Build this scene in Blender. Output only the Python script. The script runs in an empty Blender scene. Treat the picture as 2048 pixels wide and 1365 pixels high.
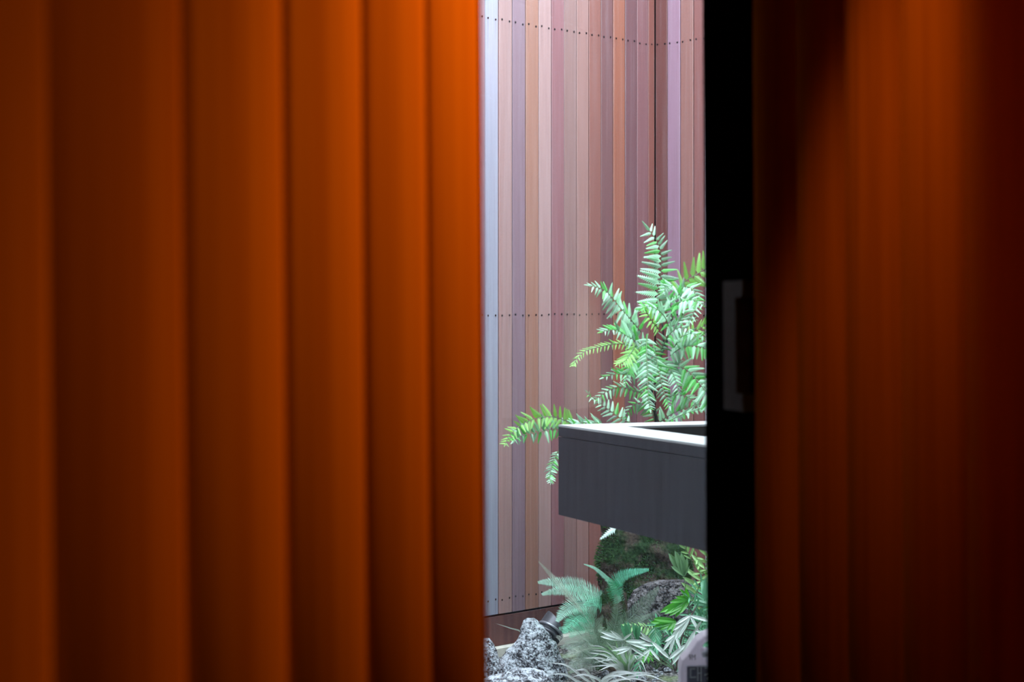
import bpy, bmesh, math, random
from mathutils import Vector, Matrix, noise
R = random.Random(7)
scene = bpy.context.scene
COL = scene.collection

# ------------------------------------------------------------------ camera
F = 3700.0            # focal length in pixels of the 2048 x 1365 frame
EYE = 1.5             # eye height
HOR = 630.0           # pixel row of the horizon
cam_d = bpy.data.cameras.new('camera')
cam = bpy.data.objects.new('camera', cam_d)
COL.objects.link(cam)
cam.location = (0, 0, EYE)
cam.rotation_euler = (math.pi / 2, 0, 0)
cam_d.sensor_width = 36.0
cam_d.lens = 36.0 * F / 2048.0
cam_d.shift_y = -(682.5 - HOR) / 2048.0
cam_d.clip_start = 0.02
cam_d.dof.use_dof = True
cam_d.dof.focus_distance = 7.9
cam_d.dof.aperture_fstop = 6.3
scene.camera = cam

# ------------------------------------------------------------------ world, exposure
world = bpy.data.worlds.new('overcast_sky')
scene.world = world
world.use_nodes = True
bgn = world.node_tree.nodes['Background']
bgn.inputs[0].default_value = (0.80, 0.89, 1.0, 1)
bgn.inputs[1].default_value = 9.2
vs = scene.view_settings
vs.view_transform = 'Standard'
vs.look = 'None'
vs.gamma = 1.0
vs.use_curve_mapping = False
vs.exposure = 0.0

# ------------------------------------------------------------------ helpers
def lin(c):
    return tuple(((v / 255.0) / 12.92 if v <= 10 else (((v / 255.0) + 0.055) / 1.055) ** 2.4) for v in c)

def px(x, y, Y):
    """world point on the ray of photo pixel (x, y) at distance Y"""
    return Vector(((x - 1024.0) / F * Y, Y, EYE - (y - HOR) / F * Y))

def link(o, parent=None):
    COL.objects.link(o)
    if parent is not None:
        o.parent = parent
    return o

def tag(o, label=None, cat=None, group=None, kind=None):
    if label: o['label'] = label
    if cat: o['category'] = cat
    if group: o['group'] = group
    if kind: o['kind'] = kind
    return o

def empty(name, loc=(0, 0, 0), rot=(0, 0, 0)):
    o = bpy.data.objects.new(name, None)
    o.location = loc
    o.rotation_euler = rot
    o.empty_display_size = 0.05
    return link(o)

def mesh_data(name, verts, faces, mat=None, smooth=False):
    me = bpy.data.meshes.new(name)
    me.from_pydata([tuple(v) for v in verts], [], faces)
    if smooth:
        me.polygons.foreach_set('use_smooth', [True] * len(me.polygons))
    if mat: me.materials.append(mat)
    me.update()
    return me

def mobj(name, verts, faces, mat, parent=None, smooth=False):
    """mesh object from world coordinates; a parent (empty, not rotated) takes it over"""
    if parent is not None:
        off = Vector(parent.location)
        if parent.parent is not None:
            off = off + Vector(parent.parent.location)
        verts = [Vector(v) - off for v in verts]
    return link(bpy.data.objects.new(name, mesh_data(name, verts, faces, mat, smooth)), parent)

BOXF = [(0, 3, 2, 1), (4, 5, 6, 7), (0, 1, 5, 4), (1, 2, 6, 5), (2, 3, 7, 6), (3, 0, 4, 7)]
def box_verts(a, b):
    (x0, y0, z0), (x1, y1, z1) = a, b
    return [(x0, y0, z0), (x1, y0, z0), (x1, y1, z0), (x0, y1, z0), (x0, y0, z1), (x1, y0, z1), (x1, y1, z1), (x0, y1, z1)]

def box(name, a, b, mat, parent=None):
    return mobj(name, box_verts(a, b), BOXF, mat, parent)

def prism(quad, z0, z1):
    n = len(quad)
    v = [(p[0], p[1], z0) for p in quad] + [(p[0], p[1], z1) for p in quad]
    f = [tuple(range(n - 1, -1, -1)), tuple(range(n, 2 * n))] + [(i, (i + 1) % n, n + (i + 1) % n, n + i) for i in range(n)]
    return v, f

def catmull(pts, n):
    """n+1 samples along a smooth curve through pts"""
    P = [Vector(p) for p in pts]
    if len(P) == 2:
        return [P[0].lerp(P[1], i / n) for i in range(n + 1)]
    E = [P[0] * 2 - P[1]] + P + [P[-1] * 2 - P[-2]]
    raw = []
    for i in range(1, len(E) - 2):
        a, b, c, d = E[i - 1:i + 3]
        for k in range(12):
            t = k / 12.0
            raw.append(0.5 * ((2 * b) + (c - a) * t + (2 * a - 5 * b + 4 * c - d) * t * t + (3 * b - a - 3 * c + d) * t ** 3))
    raw.append(P[-1])
    cum = [0.0]
    for i in range(1, len(raw)):
        cum.append(cum[-1] + (raw[i] - raw[i - 1]).length)
    out, j = [], 0
    for i in range(n + 1):
        s = cum[-1] * i / n
        while j < len(cum) - 2 and cum[j + 1] < s: j += 1
        seg = max(1e-9, cum[j + 1] - cum[j])
        out.append(raw[j].lerp(raw[j + 1], min(1, max(0, (s - cum[j]) / seg))))
    return out

def tube(pts, radii, k=5):
    v, f = [], []
    n = len(pts)
    for i, p in enumerate(pts):
        t = (pts[min(i + 1, n - 1)] - pts[max(i - 1, 0)]).normalized()
        a = t.cross(Vector((0.3, 1, 0.2))).normalized()
        b = t.cross(a)
        r = radii(i / (n - 1)) if callable(radii) else radii
        for q in range(k):
            an = 2 * math.pi * q / k
            v.append(p + a * (r * math.cos(an)) + b * (r * math.sin(an)))
    for i in range(n - 1):
        for q in range(k):
            f.append((i * k + q, i * k + (q + 1) % k, (i + 1) * k + (q + 1) % k, (i + 1) * k + q))
    f.append(tuple(range(k - 1, -1, -1)))
    f.append(tuple(range((n - 1) * k, n * k)))
    return v, f

# ------------------------------------------------------------------ materials
class NT:
    def __init__(s, name):
        s.m = bpy.data.materials.new(name)
        s.m.use_nodes = True
        s.t = s.m.node_tree
        s.bsdf = s.t.nodes['Principled BSDF']
        s.out = s.t.nodes['Material Output']
    def n(s, typ, **kw):
        nd = s.t.nodes.new(typ)
        for k, v in kw.items():
            if k.startswith('i_'):
                key = k[2:]
                nd.inputs[int(key) if key.isdigit() else key].default_value = v
            else:
                setattr(nd, k, v)
        return nd
    def l(s, a, b):
        s.t.links.new(a, b)
    def math(s, op, a, b=None, clamp=False):
        nd = s.n('ShaderNodeMath', operation=op)
        nd.use_clamp = clamp
        for i, v in enumerate((a, b)):
            if v is None: continue
            if isinstance(v, (int, float)): nd.inputs[i].default_value = v
            else: s.l(v, nd.inputs[i])
        return nd.outputs[0]
    def mix(s, fac, a, b, typ='MIX'):
        nd = s.n('ShaderNodeMix', data_type='RGBA', blend_type=typ)
        for sock, v in ((nd.inputs['Factor'], fac), (nd.inputs['A'], a), (nd.inputs['B'], b)):
            if isinstance(v, (int, float)): sock.default_value = v
            elif isinstance(v, tuple): sock.default_value = v if len(v) == 4 else (*v, 1)
            else: s.l(v, sock)
        return nd.outputs['Result']
    def noise(s, vec, scale, detail=4, rough=0.55):
        nd = s.n('ShaderNodeTexNoise')
        nd.inputs['Scale'].default_value = scale
        nd.inputs['Detail'].default_value = detail
        nd.inputs['Roughness'].default_value = rough
        if vec is not None: s.l(vec, nd.inputs['Vector'])
        return nd.outputs['Fac']
    def ramp(s, fac, stops):
        nd = s.n('ShaderNodeValToRGB')
        el = nd.color_ramp.elements
        while len(el) < len(stops): el.new(0.5)
        for e, (p, c) in zip(el, stops):
            e.position = p
            e.color = (*c, 1) if len(c) == 3 else c
        s.l(fac, nd.inputs[0])
        return nd.outputs[0]
    def coord(s, scale=(1, 1, 1), kind='Object'):
        tc = s.n('ShaderNodeTexCoord')
        mp = s.n('ShaderNodeMapping')
        mp.inputs['Scale'].default_value = scale
        s.l(tc.outputs[kind], mp.inputs['Vector'])
        return mp.outputs[0]
    def base(s, c, rough=0.5, spec=0.5, metal=0.0):
        b = s.bsdf
        if isinstance(c, tuple): b.inputs['Base Color'].default_value = (*c, 1)
        else: s.l(c, b.inputs['Base Color'])
        if isinstance(rough, (int, float)): b.inputs['Roughness'].default_value = rough
        else: s.l(rough, b.inputs['Roughness'])
        b.inputs['Specular IOR Level'].default_value = spec
        b.inputs['Metallic'].default_value = metal
        return s
    def bump(s, h, strength, dist):
        nd = s.n('ShaderNodeBump')
        nd.inputs['Strength'].default_value = strength
        nd.inputs['Distance'].default_value = dist
        s.l(h, nd.inputs['Height'])
        s.l(nd.outputs[0], s.bsdf.inputs['Normal'])

def plain(name, c, rough=0.5, spec=0.5, metal=0.0, var=0.0, scale=20.0):
    m = NT(name)
    if var:
        f = m.noise(m.coord(), scale, 5)
        c2 = m.ramp(f, [(0.3, tuple(v * (1 - var) for v in c)), (0.7, tuple(min(1, v * (1 + var)) for v in c))])
        m.base(c2, rough, spec, metal)
    else:
        m.base(c, rough, spec, metal)
    return m.m

ROWS = (2.8135, 1.5, 0.232)     # heights of the screw rows on the courtyard boards

def court_plank_mat():
    """weathered cedar board: object colour, long grain, paler bloom, rust streak below each screw"""
    m = NT('weathered_cedar_board')
    oi = m.n('ShaderNodeObjectInfo')
    tc = m.n('ShaderNodeTexCoord')
    rnd = m.n('ShaderNodeVectorMath', operation='SCALE', i_0=(13.0, 7.0, 31.0))
    m.l(oi.outputs['Random'], rnd.inputs['Scale'])
    add = m.n('ShaderNodeVectorMath', operation='ADD')
    m.l(tc.outputs['Object'], add.inputs[0]); m.l(rnd.outputs[0], add.inputs[1])
    def mp(sc):
        q = m.n('ShaderNodeMapping'); q.inputs['Scale'].default_value = sc
        m.l(add.outputs[0], q.inputs['Vector']); return q.outputs[0]
    grain = m.noise(mp((160, 160, 3.0)), 1.0, 6, 0.6)
    broad = m.noise(mp((16, 16, 1.3)), 1.0, 4, 0.6)
    bloom = m.noise(mp((60, 60, 1.1)), 1.0, 3, 0.5)
    c = oi.outputs['Color']
    c = m.mix(m.math('MULTIPLY', m.ramp(broad, [(0.35, (0, 0, 0)), (0.75, (1, 1, 1))]), 0.30), c, m.mix(1.0, c, (0.86, 0.74, 0.70), 'MULTIPLY'))
    c = m.mix(m.math('MULTIPLY', m.ramp(bloom, [(0.5, (0, 0, 0)), (0.8, (1, 1, 1))]), 0.14), c, (0.55, 0.50, 0.54))
    g = m.ramp(grain, [(0.25, (0.84, 0.82, 0.82)), (0.6, (1.04, 1.04, 1.04))])
    c = m.mix(1.0, c, g, 'MULTIPLY')
    # streaks
    sep = m.n('ShaderNodeSeparateXYZ'); m.l(tc.outputs['Object'], sep.inputs[0])
    ax = m.math('SUBTRACT', m.math('ABSOLUTE', sep.outputs[0]), 0.0235)
    thin = m.math('SUBTRACT', 1.0, m.math('MULTIPLY', m.math('ABSOLUTE', ax), 420.0), True)
    tot = None
    for zr in ROWS:
        d = m.math('SUBTRACT', zr, sep.outputs[2])
        down = m.math('MULTIPLY', m.math('GREATER_THAN', d, 0.0), m.math('SUBTRACT', 1.0, m.math('MULTIPLY', d, 7.0), True))
        tot = down if tot is None else m.math('ADD', tot, down, True)
    st = m.math('MULTIPLY', m.math('MULTIPLY', thin, tot), 0.55)
    c = m.mix(st, c, (0.07, 0.045, 0.05))
    m.base(c, 0.5, 1.0)
    m.bump(grain, 0.25, 0.002)
    return m.m

def red_wood_mat(name, a, b, rough=0.45):
    m = NT(name)
    oi = m.n('ShaderNodeObjectInfo')
    tc = m.n('ShaderNodeTexCoord')
    add = m.n('ShaderNodeVectorMath', operation='ADD')
    rnd = m.n('ShaderNodeVectorMath', operation='SCALE', i_0=(13.0, 7.0, 31.0))
    m.l(oi.outputs['Random'], rnd.inputs['Scale'])
    m.l(tc.outputs['Object'], add.inputs[0]); m.l(rnd.outputs[0], add.inputs[1])
    q = m.n('ShaderNodeMapping'); q.inputs['Scale'].default_value = (60, 60, 1.2)
    m.l(add.outputs[0], q.inputs['Vector'])
    f = m.noise(q.outputs[0], 1.0, 6, 0.6)
    c = m.ramp(f, [(0.3, a), (0.7, b)])
    c = m.mix(1.0, c, m.ramp(oi.outputs['Random'], [(0.0, (0.85, 0.80, 0.8)), (1.0, (1.1, 1.12, 1.1))]), 'MULTIPLY')
    m.base(c, max(rough, 0.6), 0.0)
    m.bump(f, 0.15, 0.002)
    return m.m

def leaf_mat(name, top, trans, rough=0.38, tf=0.35, spec=0.6, hue=0.12):
    m = NT(name)
    oi = m.n('ShaderNodeObjectInfo')
    f = m.noise(m.coord(), 35.0, 3)
    dark = tuple(v * (1 - 2.2 * hue) for v in top)
    lite = tuple(min(1, v * (1 + 1.6 * hue)) for v in top)
    ge = m.n('ShaderNodeNewGeometry')
    ri = m.math('FRACT', m.math('ADD', oi.outputs['Random'], ge.outputs['Random Per Island']))
    c = m.ramp(m.math('MULTIPLY', m.math('ADD', f, ri), 0.5), [(0.25, dark), (0.75, lite)])
    m.base(c, rough, spec)
    tr = m.n('ShaderNodeBsdfTranslucent'); tr.inputs[0].default_value = (*trans, 1)
    ms = m.n('ShaderNodeMixShader'); ms.inputs[0].default_value = tf
    m.l(m.bsdf.outputs[0], ms.inputs[1]); m.l(tr.outputs[0], ms.inputs[2])
    m.l(ms.outputs[0], m.out.inputs[0])
    return m.m

def rock_mat(name, pale, dark, lo=0.42, hi=0.58, scale=1.0, bump=0.8):
    m = NT(name)
    co = m.coord()
    n1 = m.noise(co, 20 * scale, 8, 0.72)
    n2 = m.noise(co, 130 * scale, 4, 0.6)
    f = m.math('ADD', m.math('MULTIPLY', n1, 0.6), m.math('MULTIPLY', n2, 0.4))
    c = m.ramp(f, [(lo, dark), (hi, pale)])
    m.base(c, 0.85, 0.3)
    m.bump(f, bump, 0.012)
    return m.m

def moss_rock_mat():
    m = NT('mossy_stone')
    co = m.coord()
    n1 = m.noise(co, 9, 6, 0.65)
    n2 = m.noise(co, 90, 5, 0.7)
    green = m.ramp(n2, [(0.3, (0.006, 0.018, 0.008)), (0.7, (0.06, 0.13, 0.04))])
    brown = m.ramp(n2, [(0.3, (0.025, 0.018, 0.014)), (0.7, (0.17, 0.13, 0.10))])
    c = m.mix(m.ramp(n1, [(0.46, (0, 0, 0)), (0.56, (1, 1, 1))]), green, brown)
    m.base(c, 0.95, 0.15)
    m.bump(n2, 0.9, 0.015)
    return m.m

def ground_mat():
    m = NT('mossy_gravel_soil')
    co = m.coord()
    n1 = m.noise(co, 4, 5, 0.6)
    vo = m.n('ShaderNodeTexVoronoi'); vo.inputs['Scale'].default_value = 70
    m.l(co, vo.inputs['Vector'])
    grav = m.ramp(vo.outputs['Distance'], [(0.1, (0.42, 0.41, 0.40)), (0.6, (0.05, 0.05, 0.045))])
    n2 = m.noise(co, 60, 5, 0.7)
    moss = m.ramp(n2, [(0.3, (0.04, 0.08, 0.03)), (0.7, (0.30, 0.36, 0.20))])
    c = m.mix(m.ramp(n1, [(0.56, (0, 0, 0)), (0.66, (1, 1, 1))]), grav, moss)
    m.base(c, 0.9, 0.2)
    m.bump(vo.outputs['Distance'], 0.6, 0.01)
    return m.m

M_COURT = court_plank_mat()
M_BASEB = red_wood_mat('dark_cedar_skirting', (0.10, 0.048, 0.045), (0.19, 0.10, 0.09), 0.5)
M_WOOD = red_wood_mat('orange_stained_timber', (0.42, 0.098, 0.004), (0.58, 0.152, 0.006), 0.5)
M_WOOD_SHADED = red_wood_mat('orange_timber_shade_darkened', (0.25, 0.056, 0.002), (0.36, 0.088, 0.003), 0.6)  # wall timber with its colour darkened to stand for the dimmer light here
M_BLACK = plain('matt_black_paint', (0.0015, 0.0014, 0.0014), 0.9, 0.0)
M_SCREW = plain('blackened_screw', (0.005, 0.004, 0.005), 0.6, 0.2)
M_BRONZE = plain('dark_bronze', (0.07, 0.058, 0.04), 0.6, 0.2, 0.0, 0.15, 60)
M_DARKWALL = plain('dark_plaster', (0.03, 0.018, 0.012), 0.8, 0.2, 0, 0.1, 6)
M_FLOOR = plain('dark_floor_boards', (0.035, 0.018, 0.010), 0.45, 0.4, 0, 0.2, 8)
M_CURB = plain('pale_concrete', (0.60, 0.60, 0.52), 0.8, 0.3, 0, 0.12, 30)
M_PLASTER = plain('grey_render', (0.36, 0.35, 0.36), 0.85, 0.2, 0, 0.08, 5)
M_GROUND = ground_mat()
M_ROCK = rock_mat('pale_porous_lava', (0.56, 0.61, 0.66), (0.03, 0.028, 0.035), 0.445, 0.545)
M_ROCK_D = rock_mat('dark_porous_lava', (0.24, 0.225, 0.23), (0.012, 0.009, 0.011), 0.45, 0.58)
M_MOSSROCK = moss_rock_mat()

# ------------------------------------------------------------------ interior shell
def thick_quad(p, q, t):
    """rectangle in plan from p to q, thickness t to the left of p->q"""
    d = Vector((q[0] - p[0], q[1] - p[1])).normalized()
    n = Vector((-d.y, d.x)) * t
    return [p, q, (q[0] + n.x, q[1] + n.y), (p[0] + n.x, p[1] + n.y)]

fl = tag(box('floor', (-1.9, -1.8, -0.12), (2.4, 3.0, 0.0), M_FLOOR), 'dark timber floor inside', None, None, 'structure')
ce = tag(box('ceiling', (-1.9, -1.8, 2.6), (2.4, 3.05, 2.8), M_DARKWALL), 'dark ceiling inside', None, None, 'structure')
wb = tag(box('wall_back', (-1.9, -1.92, 0.0), (2.4, -1.8, 2.6), M_DARKWALL), 'dark plaster wall behind the camera', None, None, 'structure')
tag(box('wall_side_left', (-2.02, -1.92, 0.0), (-1.9, 3.05, 2.6), M_DARKWALL), 'dark plaster side wall', None, None, 'structure')
tag(box('wall_side_right', (2.4, -1.92, 0.0), (2.52, 3.05, 2.6), M_DARKWALL), 'dark plaster side wall', None, None, 'structure')

PW = 0.15
def flute_profile(w, bulge, gap=0.004, lean=0.0, n=14):
    """plan outline of one cladding board: bowed face towards +y, flat back"""
    pts = []
    for i in range(n + 1):
        t = i / n
        x = gap + (w - 2 * gap) * t
        y = bulge * (1 - (2 * t - 1) ** 2) + lean * t
        pts.append((x, y))
    return pts

def flute_mesh(name, w, bulge, lean, z0, z1, mat, back=-0.012):
    prof = flute_profile(w, bulge, 0.0006, lean)
    out = prof + [(prof[-1][0], back), (prof[0][0], back)]
    v, f = prism(out, z0, z1)
    # prism wants counter-clockwise; flip so that normals point outwards
    f = [tuple(reversed(q)) for q in f]
    me = mesh_data(name, v, f, mat)
    for p in me.polygons:
        p.use_smooth = (len(p.vertices) == 4 and abs(p.normal.y) > 0.25 and p.center.y > back + 1e-4)
    return me

def plank_wall(name, start, d, count, w, bulge, lean, z0, z1, label, roll):
    """start: plan point of the first board edge, d: unit plan direction; face to the right of d"""
    root = empty(name, (0, 0, EYE), (0, roll, 0))
    tag(root, label, None, None, 'structure')
    me = flute_mesh('plank', w, bulge, lean, z0 - EYE, z1 - EYE, M_WOOD)
    ang = math.atan2(d[1], d[0])
    for k in range(count):
        o = bpy.data.objects.new('plank', me)
        o.location = (start[0] + d[0] * w * k, start[1] + d[1] * w * k, 0)
        # local +y must be the face normal
        o.rotation_euler = (0, 0, ang)
        link(o, root)
    return root

# left wall: plan line from the boards' perspective: vanishing point x=2050, board edges at 105..962
thL = math.atan2(1026.0, F)
wc = PW * math.cos(thL)
def left_pt(kp):
    return Vector((wc * (1026.0 * kp - 12332.0) / F, wc * kp))
dL = Vector((math.sin(thL), math.cos(thL)))
kend = 11.325
# boards laid from the far end backwards: direction -dL so that the face (left of travel) points to +x
endL = left_pt(kend)
wl = plank_wall('wall_left', endL, -dL, 19, PW, 0.0105, 0.0, 0.0, 2.6, 'wall of orange-stained fluted timber boards left of the gap', math.radians(-0.5))
nL = Vector((dL.y, -dL.x))
s0 = endL - nL * 0.013; s1 = left_pt(kend - 19) - nL * 0.013
vv, ff = prism([tuple(s0), tuple(s0 - nL * 0.05), tuple(s1 - nL * 0.05), tuple(s1)], -EYE, 2.6 - EYE)
link(bpy.data.objects.new('backing_panel', mesh_data('backing_panel', vv, ff, M_BLACK)), wl)
t0 = endL + dL * 0.0005; t1 = endL + dL * 0.005
vv, ff = prism([tuple(t0 + nL * 0.002), tuple(t0 - nL * 0.06), tuple(t1 - nL * 0.06), tuple(t1 + nL * 0.002)], -EYE, 2.6 - EYE)
link(bpy.data.objects.new('end_trim', mesh_data('end_trim', vv, ff, M_WOOD)), wl)

# right door leaf: vanishing point x=146, board edges at 1508 .. 2008
thR = math.atan2(878.0, F)
wr = PW * math.cos(thR)
def right_pt(kp):
    return Vector((wr * kp * (146.0 - 1024.0 + 23235.0 / kp) / F, wr * kp))
dR = Vector((math.sin(thR), -math.cos(thR)))    # towards the viewer
nR = Vector((dR.y, -dR.x))                      # facing left / viewer
K0 = 17.02
P0 = right_pt(K0)
door = empty('door_1', (0, 0, EYE), (0, math.radians(-0.35), 0))
tag(door, 'timber-clad door leaf right of the gap, board colour darkened for shade, with black stile and pull', None, None, 'structure')
me = flute_mesh('plank', PW, 0.020, 0.0, 0.01 - EYE, 2.59 - EYE, M_WOOD_SHADED)
# travel from near end to far end so that left of travel faces -x
nb = 8
near = P0 + dR * (PW * nb)
ang = math.atan2(-dR.y, -dR.x)
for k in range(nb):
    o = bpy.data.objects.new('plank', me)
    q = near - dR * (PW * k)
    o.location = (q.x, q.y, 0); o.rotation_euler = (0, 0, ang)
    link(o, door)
def door_prism(name, a, b, back, front, z0, z1, mat, parent):
    """slab between distances a..b along the door from P0 (positive = towards viewer), depths along nR"""
    p = [P0 + dR * a + nR * back, P0 + dR * b + nR * back, P0 + dR * b + nR * front, P0 + dR * a + nR * front]
    v, f = prism([tuple(q) for q in p], z0 - EYE, z1 - EYE)
    return link(bpy.data.objects.new(name, mesh_data(name, v, f, mat)), parent)
# black stile with the pull's pocket left open
kk = lambda x: (K0 - 23235.0 / (x - 146.0)) * PW      # door distance of pixel column
sa = kk(1425); ha = kk(1465); hb = kk(1506)
Yh = wr * 17.3
zt = EYE - (563 - HOR) / F * Yh; zb = EYE - (826 - HOR) / F * Yh
door_prism('leaf_core', sa + 0.002, PW * nb, -0.05, -0.0125, 0.01, 2.59, M_BLACK, door)
st = door_prism('stile', sa, ha, -0.012, 0.012, 0.01, 2.59, M_BLACK, door)
door_prism('stile', ha, -0.002, -0.012, 0.012, 0.01, zb, M_BLACK, door)
door_prism('stile', ha, -0.002, -0.012, 0.012, zt, 2.59, M_BLACK, door)
hp = empty('pull_handle', (0, 0, 0)); hp.parent = door
tag(hp, 'dark bronze recessed door pull')
e = 0.001
hm = (hb - ha)
door_prism('pull_plate', ha + e, ha + hm * 0.62, -0.010, 0.014, zb + e, zt - e, M_BRONZE, hp)
door_prism('pull_plate', ha + hm * 0.62, hb - 0.003, -0.010, 0.014, zt - 0.024, zt - e, M_BRONZE, hp)
door_prism('pull_plate', ha + hm * 0.62, hb - 0.003, -0.010, 0.014, zb + e, zb + 0.024, M_BRONZE, hp)
door_prism('pull_recess', ha + hm * 0.62, hb - 0.003, -0.011, -0.008, zb + 0.024, zt - 0.024, M_BLACK, hp)
# wall carrying on from the door towards the back of the room
wq = thick_quad(tuple(near + dR * 0.02), tuple(near + dR * 2.6), 0.06)
vv, ff = prism(wq, 0.0, 2.6)
tag(mobj('wall_right', vv, ff, M_DARKWALL), 'dark plaster wall continuing from the door leaf', None, None, 'structure')

# window to the courtyard: frame and one pane
win = tag(empty('window_1', (0, 2.97, 0)), 'full-height black framed window to the courtyard', None, None, 'structure')
WX0, WX1 = -0.12, 0.44
for (a, b) in (((WX0, 2.94, 0.0), (WX1, 3.0, 0.05)), ((WX0, 2.94, 2.55), (WX1, 3.0, 2.6)), ((WX0, 2.94, 0.05), (WX0 + 0.05, 3.0, 2.55)), ((WX1 - 0.05, 2.94, 0.05), (WX1, 3.0, 2.55))):
    box('window_frame', a, b, M_BLACK, win)
tag(box('wall_front_left', (-1.9, 2.93, 0.0), (WX0, 3.03, 2.6), M_DARKWALL), 'dark wall left of the courtyard window', None, None, 'structure')
tag(box('wall_front_right', (WX1, 2.93, 0.0), (2.4, 3.03, 2.6), M_DARKWALL), 'dark wall right of the courtyard window', None, None, 'structure')
HAZE = 0.014      # bluish veil of haze painted into the glass colour
gm = NT('hazy_window_glass')
gl = gm.n('ShaderNodeBsdfGlossy'); gl.inputs['Roughness'].default_value = 0.0
tr = gm.n('ShaderNodeBsdfTransparent'); tr.inputs[0].default_value = (0.965, 0.985, 0.98, 1)
fr = gm.n('ShaderNodeFresnel'); fr.inputs[0].default_value = 1.5
ms = gm.n('ShaderNodeMixShader')
haze_film = gm.n('ShaderNodeBsdfTranslucent'); haze_film.inputs[0].default_value = (0.55, 0.80, 1.0, 1)
dm = gm.n('ShaderNodeMixShader')
gm.l(gm.math('MULTIPLY', gm.ramp(gm.noise(gm.coord(), 5.0, 4), [(0.3, (0.6, 0.6, 0.6)), (0.7, (1, 1, 1))]), HAZE), dm.inputs[0])
gm.l(tr.outputs[0], dm.inputs[1]); gm.l(haze_film.outputs[0], dm.inputs[2])
gm.l(fr.outputs[0], ms.inputs[0]); gm.l(dm.outputs[0], ms.inputs[1]); gm.l(gl.outputs[0], ms.inputs[2]); gm.l(ms.outputs[0], gm.out.inputs[0])
box('pane', (WX0 + 0.05, 2.966, 0.05), (WX1 - 0.05, 2.974, 2.55), gm.m, win)

# added unseen partition behind the camera, shaped so the pane mirrors its lit end faintly
pa, pb = Vector((0.0, -0.50)), Vector((0.4185, -1.54))
pn = Vector((pb.y - pa.y, -(pb.x - pa.x))).normalized() * 0.06
M_PALE = plain('pale_plaster', (0.72, 0.74, 0.68), 0.9, 0.1)
pq = [tuple(pa), tuple(pb), tuple(pb + pn), tuple(pa + pn)]
prt = tag(empty('wall_partition_added', (0.2, -1.0, 0)), 'added unseen partition behind the camera, pale above a dark dado, for a reflection in the pane', None, None, 'structure')
vv, ff = prism(pq, 0.0, 1.139); mobj('dado', vv, ff, M_DARKWALL, prt)
vv, ff = prism(pq, 1.14, 2.6); mobj('plaster_panel', vv, ff, M_PALE, prt)

# ceiling downlights (the room's own lamps, then added unseen ones)
def downlight(loc, target, power, size_deg, blend, label, colour=(1.0, 0.52, 0.16)):
    root = tag(empty('downlight', loc), label, 'lamp', 'recessed ceiling lamps')
    v, f = [], []
    n = 24
    for r, z in ((0.055, 0.0), (0.055, -0.006), (0.042, -0.006), (0.038, 0.02)):
        for i in range(n):
            a = 2 * math.pi * i / n
            v.append(Vector(loc) + Vector((r * math.cos(a), r * math.sin(a), z)))
    for j in range(3):
        for i in range(n):
            f.append((j * n + i, j * n + (i + 1) % n, (j + 1) * n + (i + 1) % n, (j + 1) * n + i))
    mobj('trim_ring', v, f, M_BRONZE, root, True)
    em = NT('warm_lamp_glow')
    em.bsdf.inputs['Emission Color'].default_value = (*colour, 1)
    em.bsdf.inputs['Emission Strength'].default_value = 4.0
    mobj('lamp_disc', [Vector(loc) + Vector((0.038 * math.cos(2 * math.pi * i / n), 0.038 * math.sin(2 * math.pi * i / n), 0.012)) for i in range(n)], [tuple(range(n - 1, -1, -1))], em.m, root)
    ld = bpy.data.lights.new('downlight_bulb', 'SPOT')
    ld.energy = power; ld.color = colour
    ld.spot_size = math.radians(size_deg); ld.spot_blend = blend
    ld.shadow_soft_size = 0.03
    lo = bpy.data.objects.new('downlight_bulb', ld)
    lo.location = (0, 0, -0.01)
    lo.rotation_euler = (Vector(target) - Vector(loc)).to_track_quat('-Z', 'Y').to_euler()
    link(lo, root)
    return root
downlight((0.30, 1.95, 2.58), (-0.38, 1.34, 0.8), 92.0, 66, 0.85, 'recessed warm downlight over the gap, washing the left boards')
downlight((0.19, 1.66, 2.58), (0.40, 2.17, 1.30), 34.0, 30, 1.0, 'recessed warm downlight beside the door leaf')

downlight((0.22, 0.25, 2.58), (-0.42, 0.75, 1.3), 10.0, 70, 1.0, 'added unseen fill downlight above the camera, brightening the left boards')  # added fill lamp, lifts the dark sides of the left boards
downlight((0.80, -0.75, 2.58), (0.30, -1.26, 1.18), 220.0, 22, 1.0, 'added unseen downlight behind the camera, lighting the partition for its reflection', (1.0, 0.95, 0.85))  # lamp added only to make the partition show in the pane

# ------------------------------------------------------------------ courtyard shell
Cx, Cy = (1310 - 1024.0) / F * 9.0, 9.0
aw = math.radians(45.5)
DL = Vector((-math.cos(aw), -math.sin(aw)))
DRt = Vector((math.sin(aw), -math.cos(aw)))
def wall_xy(d, L, off=0.0):
    # off: towards the courtyard
    n = Vector((d.y, -d.x)) if d is DRt else Vector((-d.y, d.x))
    if n.y > 0: n = -n
    return Vector((Cx, Cy)) + d * L + n * off
left_cols = [(152, 88, 76), (150, 100, 102), (126, 82, 86), (172, 104, 78), (132, 88, 88), (156, 100, 88), (176, 134, 126), (164, 128, 122), (160, 108, 112),
             (192, 156, 152), (178, 128, 108), (152, 124, 136), (182, 146, 142), (170, 178, 196), (172, 142, 150)]
right_cols = [(120, 62, 56), (172, 134, 156), (160, 110, 102), (146, 90, 86), (164, 120, 124)]
PALB = 0.72
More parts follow.
